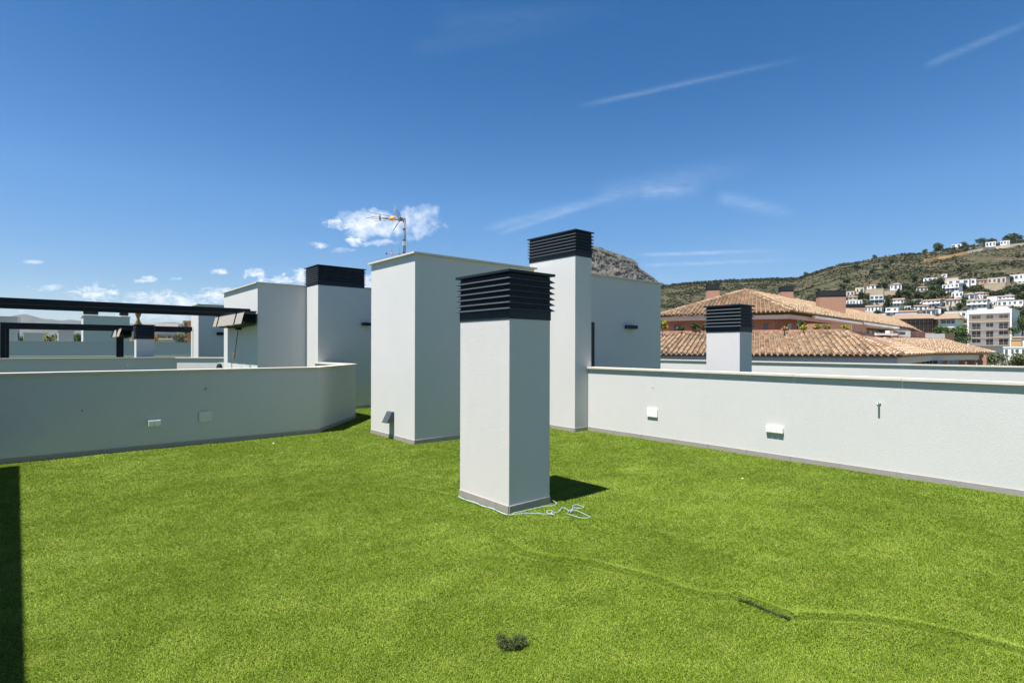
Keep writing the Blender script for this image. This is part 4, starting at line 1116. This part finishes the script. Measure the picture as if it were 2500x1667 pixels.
villa('grey roofed house with ochre front in the terrace row', 2384, 2410, 682, 693, wall='orangefar', wins=3, roof='gable')
villa('cream house at the right end of the terrace row', 2411, 2456, 680, 694, wall='creamfar', wins=4)
bank('tan stone wall below the cream terrace house', 2398, 2455, 694, 709)
villa('white flat roofed villa in the middle of the slope', 2323, 2351, 714, 728, wins=3)
villa('cream villa with tiled roof right of the flat roofed one', 2354, 2379, 715, 732, roof='hip', wins=2, glass=True)
villa('low tan roofed house behind the cream villa', 2381, 2402, 713, 728, roof='gable', wins=2)
villa('grey tiled house among garden trees', 2308, 2346, 729, 745, wall='creamfar', roof='gable', wins=4)
villa('white two storey villa with brown roof above the white block', 2360, 2410, 731, 753, roof='gable', st=2, wins=4)
villa('long white garage wall beside the brown roofed villa', 2409, 2434, 725, 737, wins=0)
villa('white villa with brown roof and four dark windows', 2437, 2476, 721, 739, roof='gable', st=2, wins=4)
villa('low white wing with a long dark window under the four window villa', 2434, 2498, 736, 747, wins=5)
villa('white villa with chimney at the right edge', 2465, 2510, 672, 686, wins=4)
villa('white low house at the right edge below the chimney villa', 2482, 2512, 691, 701, wins=3)
villa('cream cottage above the brown apartment roof', 2296, 2316, 750, 761, wall='creamfar', wins=1)
villa('white and lilac house left of the white block', 2306, 2360, 762, 778, wall='whitefar', wins=4)
villa('white stepped house behind the roof of the white block', 2422, 2467, 746, 762, roof='gable', wins=2)
villa('white villa on the ridge at the upper right', 2406, 2431, 592, 602, wins=3)
villa('white villa with chimney on the ridge, right of the other', 2442, 2465, 589, 600, wins=3)
villa('thin white house on the ridge left of the pines', 2322, 2347, 598, 604.5, wins=2)
def slope_wall(label, pts, h, m):
    mb = MB(); P = []
    for px, py in pts:
        Z, p = hill_hit(px, py); P.append(p)
    for a, b in zip(P, P[1:]):
        d = (b-a); nn = Vector((-d.y, d.x, 0)).normalized()*1.2
        mb.add([a-Vector((0, 0, 2)), b-Vector((0, 0, 2)), b-Vector((0, 0, 2))+nn, a-Vector((0, 0, 2))+nn, a+Vector((0, 0, h)), b+Vector((0, 0, h)), b+Vector((0, 0, h))+nn, a+Vector((0, 0, h))+nn],
               [(3, 2, 1, 0), (4, 5, 6, 7), (0, 1, 5, 4), (1, 2, 6, 5), (2, 3, 7, 6), (3, 0, 4, 7)])
    o = mb.build('retaining_wall', M[m]); tag(o, label, 'wall')
slope_wall('long orange retaining wall climbing to the ridge', [(2259, 640), (2290, 634), (2318, 630), (2345, 624), (2364, 620)], 3.6, 'orangefar')
slope_wall('pale continuation of the retaining wall under the ridge villas', [(2364, 620), (2400, 613), (2430, 609), (2465, 604), (2500, 600), (2530, 597)], 4.0, 'creamfar')

# town at the foot of the hill
def flats(name, label, p0, p1, yt, yb, Z, floors, bays, wall, slab, rot=0., depth=12, roof='flat', rail='whitefar', openings='pane', first=.2):
    A_, w, Z, az = frame_at(p0, p1, yb, Z, rot); h = (yb-yt)/FOCAL*Z
    t = empty(name, label, 'apartment block', (A_.x, A_.y, A_.z), az)
    B(0, w, 1.4, depth, GZ-A_.z, h).build('wall', M[wall], t)
    B(0, .5, 0, 1.42, GZ-A_.z, h).build('side_wall', M[wall], t); B(w-.5, w, 0, 1.42, GZ-A_.z, h).build('side_wall', M[wall], t)
    if roof == 'flat': B(.5, w-.5, 0, 1.42, h-h*.12, h).build('cornice', M[wall], t)
    fh = h*(1-(.12 if roof == 'flat' else 0))/floors
    for f in range(floors):
        B(.5, w-.5, -.15, 1.42, f*fh-.12, f*fh+.08).build('balcony', M[slab], t)
        mb = B(.5, w-.5, -.13, -.06, f*fh+.08, f*fh+(.95 if rail != 'shutter' else 1.05)) if rail in ('shutter', 'whitefar') and f == floors-1 else MB()
        if not mb.v:
            mb.box(.5, w-.5, -.13, -.08, f*fh+.9, f*fh+.98)
            for q in range(int(w/.35)): mb.box(.5+q*.35, .53+q*.35, -.12, -.09, f*fh+.08, f*fh+.9)
        mb.build('railing', M[rail], t)
        for k in range(bays):
            c = .5+(w-1)*(k+.5)/bays; ww = (w-1)/bays*(.5 if k % 2 else .62)
            o = B(c-ww/2, c+ww/2, 1.32, 1.45, f*fh+(.9 if (k+f) % 3 == 0 else .1), f*fh+fh*.78).build('window', M[openings if f < floors-1 or rail != 'shutter' else 'shutter'], t)
            mb = MB(); mb.box(c-.05, c+.05, 1.26, 1.33, f*fh+.1, f*fh+fh*.78); mb.build('frame', M['whitefar'], o)
    if roof == 'tile':
        mb = MB(); o = 1.0
        v = [(-o, -o, h), (w+o, -o, h), (w+o, depth+o, h), (-o, depth+o, h), (w*.12, depth*.5, h+1.9), (w*.88, depth*.5, h+1.9)]
        mb.add(v, [(0, 1, 5, 4), (1, 2, 5), (2, 3, 4, 5), (3, 0, 4), (3, 2, 1, 0)]); mb.build('roof', M['tile_far'], t)
    return t, w, h
t, w, h = flats('apartment_block', 'white five storey apartment block with stacked balconies at the right', 2361, 2470, 757, 843, 200, 4, 3, 'whitefar', 'creamfar', rot=R_(9), depth=16, rail='shutter')
B(w*.55, w*.85, 5, 9, h, h+.9).build('roof_room', M['whitefar'], t)
flats('apartment_block', 'brown apartment block with dark balconies under a wide tan roof', 2186, 2290, 779, 813, 165, 2, 9, 'brownfar', 'brownfar', rot=R_(-14), depth=11, roof='tile', rail='black')
flats('apartment_block', 'white pillared balconies under a tan roof, right of the brown block', 2291, 2336, 779, 818, 160, 2, 3, 'whitefar', 'whitefar', rot=R_(10), depth=9, roof='tile', rail='whitefar')
villa('white single storey house with arched doors low at the right edge', 2450, 2520, 849, 867, wins=5, Z=120, group=None)
villa('white tiled cottage right of the apartment block', 2470, 2500, 821, 833, roof='gable', wins=2, Z=170, group=None)
villa('orange shed under the white tiled cottage', 2468, 2494, 831, 843, wall='orangefar', wins=0, Z=160, group=None)
villa('white house stepping down right of the apartment block', 2468, 2489, 783, 802, st=2, wins=2, Z=240, group=None)
villa('cream house between the pillared block and the white block', 2337, 2360, 790, 800, wall='creamfar', roof='gable', wins=1, Z=230, group=None)
villa('tan roofed cottage low between the two pale blocks', 2340, 2356, 797, 815, roof='gable', wins=1, Z=190, group=None)

# trees on the slope
GT = 'dark pines on the slope'
rt = random.Random(77)
pines = [(2158, 705, 18, 20, 'left of the tan terrace'), (2205, 708, 20, 16, ''), (2222, 713, 24, 24, ''), (2212, 726, 26, 22, ''), (2236, 728, 26, 20, ''), (2258, 728, 26, 20, ''), (2281, 702, 44, 26, ''), (2288, 716, 30, 24, ''),
         (2276, 730, 30, 20, ''), (2300, 722, 26, 18, ''), (2180, 680, 22, 20, ''), (2230, 690, 20, 26, ''), (2349, 709, 22, 20, ''), (2373, 711, 20, 14, ''), (2388, 712, 20, 20, ''), (2402, 720, 22, 18, ''), (2425, 722, 24, 14, ''),
         (2440, 722, 26, 16, ''), (2462, 712, 26, 16, ''), (2478, 720, 30, 22, ''), (2492, 712, 30, 22, ''), (2496, 735, 30, 22, ''), (2480, 768, 34, 24, ''), (2500, 775, 34, 28, ''), (2463, 690, 22, 18, ''), (2118, 730, 16, 14, ''),
         (2104, 725, 18, 16, ''), (2225, 750, 30, 22, ''), (2240, 742, 20, 12, ''), (2205, 770, 20, 14, ''), (2300, 765, 24, 14, ''), (2316, 745, 20, 16, ''), (2340, 757, 26, 20, ''), (2355, 748, 22, 22, ''), (2294, 745, 20, 20, ''),
         (2178, 760, 14, 14, ''), (2110, 770, 14, 10, ''), (2146, 770, 18, 14, ''), (2415, 752, 22, 14, ''), (2130, 668, 20, 16, ''), (2163, 655, 12, 12, ''), (2240, 663, 16, 10, ''), (2311, 655, 14, 8, ''), (2356, 618, 16, 14, ''), (2326, 622, 16, 12, ''),
         (2092, 655, 18, 10, ''), (2070, 690, 22, 14, ''), (2060, 705, 20, 14, ''), (2144, 752, 10, 12, ''), (2400, 690, 12, 8, '')]
def pos_word(px, py):
    return ('left', 'middle', 'right')[0 if px < 2190 else 1 if px < 2330 else 2], ('high', 'half way', 'low')[0 if py < 695 else 1 if py < 735 else 2]
used = {}
def beside(px, py):
    c = sorted(HOUSES, key=lambda q: math.hypot((q[0]-px), (q[1]-py)*1.3))
    for hx, hy, hl in c:
        dx, dy = px-hx, py-hy
        w_ = ('right of' if dx > 0 else 'left of') if abs(dx) > abs(dy)*1.4 else ('below' if dy > 0 else 'above')
        if (w_, hl) not in used and len(hl.split()) < 11 and not hl.startswith('small cream house') and not hl.startswith('small white house'):
            used[(w_, hl)] = 1; return w_, hl
for i, (px, yb, w, h) in enumerate([(2216, 757, 16, 9), (2240, 768, 18, 8), (2302, 738, 14, 9), (2392, 731, 16, 9), (2407, 722, 14, 8), (2386, 744, 14, 9), (2424, 746, 16, 9), (2425, 717, 16, 8), (2270, 744, 16, 8), (2160, 741, 12, 9),
        (2206, 766, 14, 9), (2334, 755, 18, 9), (2348, 744, 12, 9), (2276, 722, 14, 8), (2484, 759, 20, 10), (2100, 758, 14, 8), (2172, 722, 14, 7), (2330, 738, 14, 8), (2462, 728, 16, 8), (2128, 776, 18, 8)]):
    a, b = beside(px, yb-h/2)
    villa('small %s house %s the %s' % ('cream' if i % 3 == 1 else 'white', a, b), px-w/2, px+w/2, yb-h, yb, wall='creamfar' if i % 3 == 1 else 'whitefar', roof=('flat', 'gable', 'hip')[i % 3], wins=2)
for i, (px, yb, w, h, _) in enumerate(pines):
    Z, p = hill_hit(px, yb); s = Z/FOCAL; a, b = beside(px, yb-h/2)
    tree('pine_%d' % (i % 4), 'pine %s the %s' % (a, b), p, w*s*1.15, h*s*1.05, group=GT)
for i, (px, yb, w, h, lb) in enumerate([(2287, 610, 30, 19, 'large dark pine standing alone on the skyline'), (2258, 616, 12, 9, 'small round pine on the skyline left of the large one'), (2326, 603, 10, 9, 'small pine before the thin white ridge house'),
        (2355, 598, 20, 10, 'low dark pine on the skyline right of the thin white house'), (2376, 610, 9, 17, 'narrow dark tree above the retaining wall'), (2402, 590, 30, 10, 'wide flat pine clump on the skyline behind the ridge villas'),
        (2422, 588, 20, 9, 'second flat pine on the skyline by the ridge villas'), (2482, 586, 46, 20, 'biggest umbrella pine at the right end of the skyline'), (2456, 588, 16, 8, 'little pine beside the biggest umbrella pine'), (2136, 628, 10, 8, 'tiny round pine on the left of the skyline'),
        (2057, 648, 14, 9, 'dark bush pine where the slope starts to climb'), (1992, 664, 10, 6, 'lone dark pine on the lower ridge'), (2180, 640, 14, 14, 'dark pine just under the skyline'), (1968, 671, 12, 9, 'round dark pine at the notch of the ridge')]):
    Z, p = hill_hit(px, yb+2); s = Z/FOCAL
    tree('pine_%d' % (i % 4), lb, p-Vector((0, 0, h*s*.35)), w*s*1.15, h*s*1.5)
for i, (px, yb, h, lb) in enumerate([(2146, 706, 16, 'dark cypress touching the right end of the upper left villa'), (2194, 729, 24, 'tall cypress right of the low tan garden wall'), (2166, 750, 24, 'tall cypress right of the glazed white villa'), (2163, 762, 18, 'shorter cypress below the tall one'),
        (2254, 690, 14, 'thin cypress left of the white modern villa'), (2351, 733, 12, 'thin cypress between the flat roofed and cream villas')]):
    Z, p = hill_hit(px, yb); s = Z/FOCAL; tree('cypress_%d' % (i % 2), lb, p, h*s*.9, h*s)
for i, (px, yb, w, h, Z, k, lb) in enumerate([(2305, 812, 40, 24, 150, 'broad', 'bright green tree in front of the pillared balconies'), (2330, 828, 44, 34, 140, 'broad', 'full green tree left of the white block, behind the roof'), (2352, 832, 30, 46, 150, 'broad', 'tall green tree touching the white block'),
        (2288, 803, 20, 10, 155, 'broad', 'low green shrub under the brown block'), (2405, 893, 64, 46, 62, 'olive', 'big grey olive bush at the end of the tiled roof'), (2428, 884, 36, 30, 75, 'olive', 'second olive bush behind the big one'), (2446, 880, 26, 24, 90, 'olive', 'slim grey bush before the arched house'),
        (2475, 888, 40, 24, 70, 'broad', 'green shrub below the arched white house'), (2500, 895, 50, 40, 58, 'olive', 'dark bush cut by the right edge'), (2455, 893, 36, 16, 66, 'olive', 'low scrub bush behind the far parapet'), (2495, 800, 26, 34, 190, 'broad', 'dark green tree right of the stepping white house'), (2475, 812, 22, 16, 185, 'broad', 'small green tree above the tiled cottage')]):
    p = at(px, yb, Z); s = Z/FOCAL; tree('%s_%d' % (k, i % 3), lb, p-Vector((0, 0, h*s*.38)), w*s*1.25, h*s*1.42)
# terrace plants of the brick building
def plant(label, px, yb, w, h, Z, m='leaf_yellow', name='potted_plant', n=260, leaf=.09):
    p = at(px, yb, Z); s = Z/FOCAL
    t = empty(name, label, 'plant', p)
    me = leaf_mesh('foliage', M[m], n, w*s/2, w*s/2, h*s/2, leaf, int(px), 5); o = bpy.data.objects.new('foliage', me); COL.objects.link(o); o.parent = t
    MB().tube([(0, 0, -.25), (.02, 0, 0), (0, .02, h*s*.5)], [.03, .025, .01], 6).build('stem', M['bark'], t)
for a in (('yellow green shrub at the left end of the brick terrace', 1617, 806, 24, 26, 30.4, 'leaf_yellow', 'shrub'), ('dark climbing shrub on the brick wall left of the louvred chimney', 1665, 806, 24, 12, 31.0, 'leaf_dark', 'shrub'),
          ('taller dark climbing shrub on the brick wall', 1698, 806, 20, 24, 31.0, 'leaf_dark', 'shrub'), ('thin dark climber next to the louvred chimney', 1718, 805, 8, 14, 31., 'leaf_dark', 'shrub'), ('small dry plant in the terrace trough by the blue door', 1915, 806, 20, 9, 28.2, 'leaf_brown'),
          ('lime green plant in the terrace trough', 1962, 806, 18, 12, 28.3), ('yellow flowering plant on the raised planter', 1996, 806, 22, 14, 28.9), ('lime plant on the raised planter right of the yellow one', 2020, 806, 18, 13, 28.9), ('lime plant on the brick screen further right', 2064, 804, 18, 9, 29.0), ('dark shrub against the brick wall under the long eave', 1955, 800, 22, 20, 29.5, 'leaf_olive', 'shrub')):
    plant(*a)
# scrub on the hill
def scrub():
    rnd = np.random.default_rng(3); mb_v = []; mb_f = []; cnt = 0
    for _ in range(42000):
        px = rnd.uniform(1560, 2700); t = rnd.random()**.75; Zr = lerp_tab(RDIST, px); Z = 260+(Zr*1.0-260)*t
        x, y = (px-1250)/FOCAL*Z, Z; p = FW*Z+RT*x
        n = mnoise.noise((p.x*.02, p.y*.02, 1.)); n2 = mnoise.noise((p.x*.06, p.y*.06, 5.))
        if n*.7+n2*.6 < rnd.uniform(-.35, .35): continue
        z = hill_h(px, Z); s = rnd.uniform(.6, 1.7)*(1.6 if rnd.random() < .07 else 1.)
        k = 6
        for q in range(k):
            d = rnd.normal(size=3); d /= np.linalg.norm(d); c = np.array([p.x, p.y, z])+d*np.array([s, s, s*.55])*rnd.uniform(.3, 1.)+np.array([0, 0, s*.3])
            a = rnd.normal(size=3); a *= s*.5/np.linalg.norm(a); b = np.cross(a, rnd.normal(size=3)); b *= s*.42/np.linalg.norm(b)
            mb_v += [c-a, c+b, c+a, c-b]; mb_f.append((cnt, cnt+1, cnt+2, cnt+3)); cnt += 4
    for _ in range(2600):     # wooded fringe along the crest
        px = rnd.uniform(1560, 2700); Z = lerp_tab(RDIST, px)*rnd.uniform(.965, 1.0); s = rnd.uniform(.9, 2.6)*(1.2 if px < 1960 else .8)
        if px > 2000 and mnoise.noise((px*.03, 2., 7.)) < .05: continue
        p = FW*Z+RT*((px-1250)/FOCAL*Z); z = hill_h(px, Z)
        for q in range(12):
            d = rnd.normal(size=3); d /= np.linalg.norm(d); c = np.array([p.x, p.y, z])+d*np.array([s, s, s*.7])*rnd.uniform(.3, 1.)+np.array([0, 0, s*.4])
            a = rnd.normal(size=3); a *= s*.42/np.linalg.norm(a); b = np.cross(a, rnd.normal(size=3)); b *= s*.36/np.linalg.norm(b)
            mb_v += [c-a, c+b, c+a, c-b]; mb_f.append((cnt, cnt+1, cnt+2, cnt+3)); cnt += 4
    me = bpy.data.meshes.new('scrub'); me.from_pydata([tuple(v) for v in mb_v], [], mb_f); me.update()
    me.materials.append(mat('scrub_leaves', (.05, .06, .03), .9, island=[(0., (.020, .028, .012)), (.55, (.040, .050, .022)), (.85, (.07, .074, .038)), (1., (.12, .11, .075))], spec=.1))
    o = bpy.data.objects.new('scrub', me); COL.objects.link(o); tag(o, kind='stuff')
scrub()

# ------------------------------------------------------------------ far left: town seen under the pergolas
def palm():
    p = at(337, 850, 62); t = empty('palm_tree', 'palm with its dry fronds tied up, seen under the near pergola rail', 'tree', (p.x, p.y, GZ))
    s = 62/FOCAL; z = lambda y: at(337, y, 62).z-GZ
    MB().tube([(0, 0, 0), (0, 0, z(812))], [.3, .28], 10).build('trunk', M['bark'], t)
    rnd = random.Random(4); mb = MB()
    prof = [(812, 15), (800, 11), (792, 7.5), (786, 4), (780, 2.6), (775, 3.5), (770, 5.5), (766, 6), (762, 5)]
    for _ in range(1500):
        u = rnd.random()*(len(prof)-1.01); i = int(u); f = u-i
        y = prof[i][0]+(prof[i+1][0]-prof[i][0])*f; r = (prof[i][1]+(prof[i+1][1]-prof[i][1])*f)*s*rnd.uniform(.6, 1.05); a = rnd.uniform(0, 6.28)
        c = Vector((math.cos(a)*r, math.sin(a)*r, z(y))); d = Vector((math.cos(a)*.25*(1 if i > 4 else -1)*rnd.random(), math.sin(a)*.25*rnd.random(), 1))*.32; w_ = Vector((-math.sin(a), math.cos(a), 0))*.03
        mb.add([c-w_, c+w_, c+d], [(0, 1, 2)])
    mb.build('crown', M['leaf_brown'], t)
palm()
hl = villa('long grey hotel-like house with dark windows under the far pergola beam', 352, 432, 787, 835, wall='lilac', wins=6, st=2, Z=150, group=None, roof='gable')
for c_ in hl.children:
    if c_.name.startswith('roof'): c_.data.materials[0] = mat('grey_roof_sheet', (.20, .18, .17), .9, (.15, .135, .13), .5, .8)
villa('salmon house at the edge of the far stair box', 448, 490, 785, 850, wall='orangefar', wins=3, st=3, Z=130, group=None)
villa('low grey block far behind the palm', 320, 350, 796, 850, wall='lilac', wins=1, Z=160, group=None)
bank('low sunlit garden wall seen under the far pergola', 376, 420, 829, 836, 'creamfar', Z=90)
for i, (px, yb, w, h, Z, k, lb, m) in enumerate([(372, 845, 30, 44, 70, 'olive', 'rusty brown rounded bush beside the small black capped chimney', 'leaf_brown'), (401, 838, 24, 24, 110, 'olive', 'grey green tree before the long grey house', None), (444, 842, 34, 36, 85, 'olive', 'olive green tree left of the far stair box', None),
        (124, 848, 56, 46, 60, 'broad', 'olive yellow bush framed by the far pergola', 'leaf_yellow'), (50, 848, 26, 34, 70, 'broad', 'green bush at the far left under the pergola', None), (187, 848, 22, 40, 75, 'broad', 'dark green shrub left of the white roof block', None), (222, 846, 12, 30, 60, 'cypress', 'slim green cactus-like tree before the white roof block', None),
        (320, 848, 44, 26, 58, 'olive', 'dry golden shrub at the foot of the palm', 'leaf_brown'), (273, 848, 20, 32, 65, 'olive', 'dark shrub under the folded small awning', None), (470, 800, 60, 20, 170, 'olive', 'green slope of trees beside the salmon house', None)]):
    p = at(px, yb, Z); s = Z/FOCAL; t = tree('%s_%d' % (k, i % 3), lb, p-Vector((0, 0, h*s*.3)), w*s*1.1, h*s*1.32, name='bush' if 'bush' in lb or 'shrub' in lb else None)
    if m:
        for c in t.children:
            if c.name.startswith('crown'):
                c.data = c.data.copy(); c.data.materials[0] = {'leaf_yellow': mat('olive_yellow_leaves', (.1, .1, .02), .8, island=[(0., (.06, .075, .01)), (.6, (.14, .14, .015)), (1., (.26, .24, .03))]), 'leaf_brown': M['leaf_brown']}[m]

# ------------------------------------------------------------------ air
def haze():
    Mh = bpy.data.materials.new('air_haze'); Mh.use_nodes = True; nt = Mh.node_tree; nt.nodes.clear()
    v = nt.nodes.new('ShaderNodeVolumePrincipled'); o = nt.nodes.new('ShaderNodeOutputMaterial')
    v.inputs['Color'].default_value = (.80, .88, 1., 1); v.inputs['Density'].default_value = 3.5e-5; v.inputs['Anisotropy'].default_value = .35
    nt.links.new(v.outputs[0], o.inputs['Volume'])
    tag(B(-11200, 11200, -11200, 11200, GZ-1.2, 540).build('haze', Mh), kind='stuff')
haze()
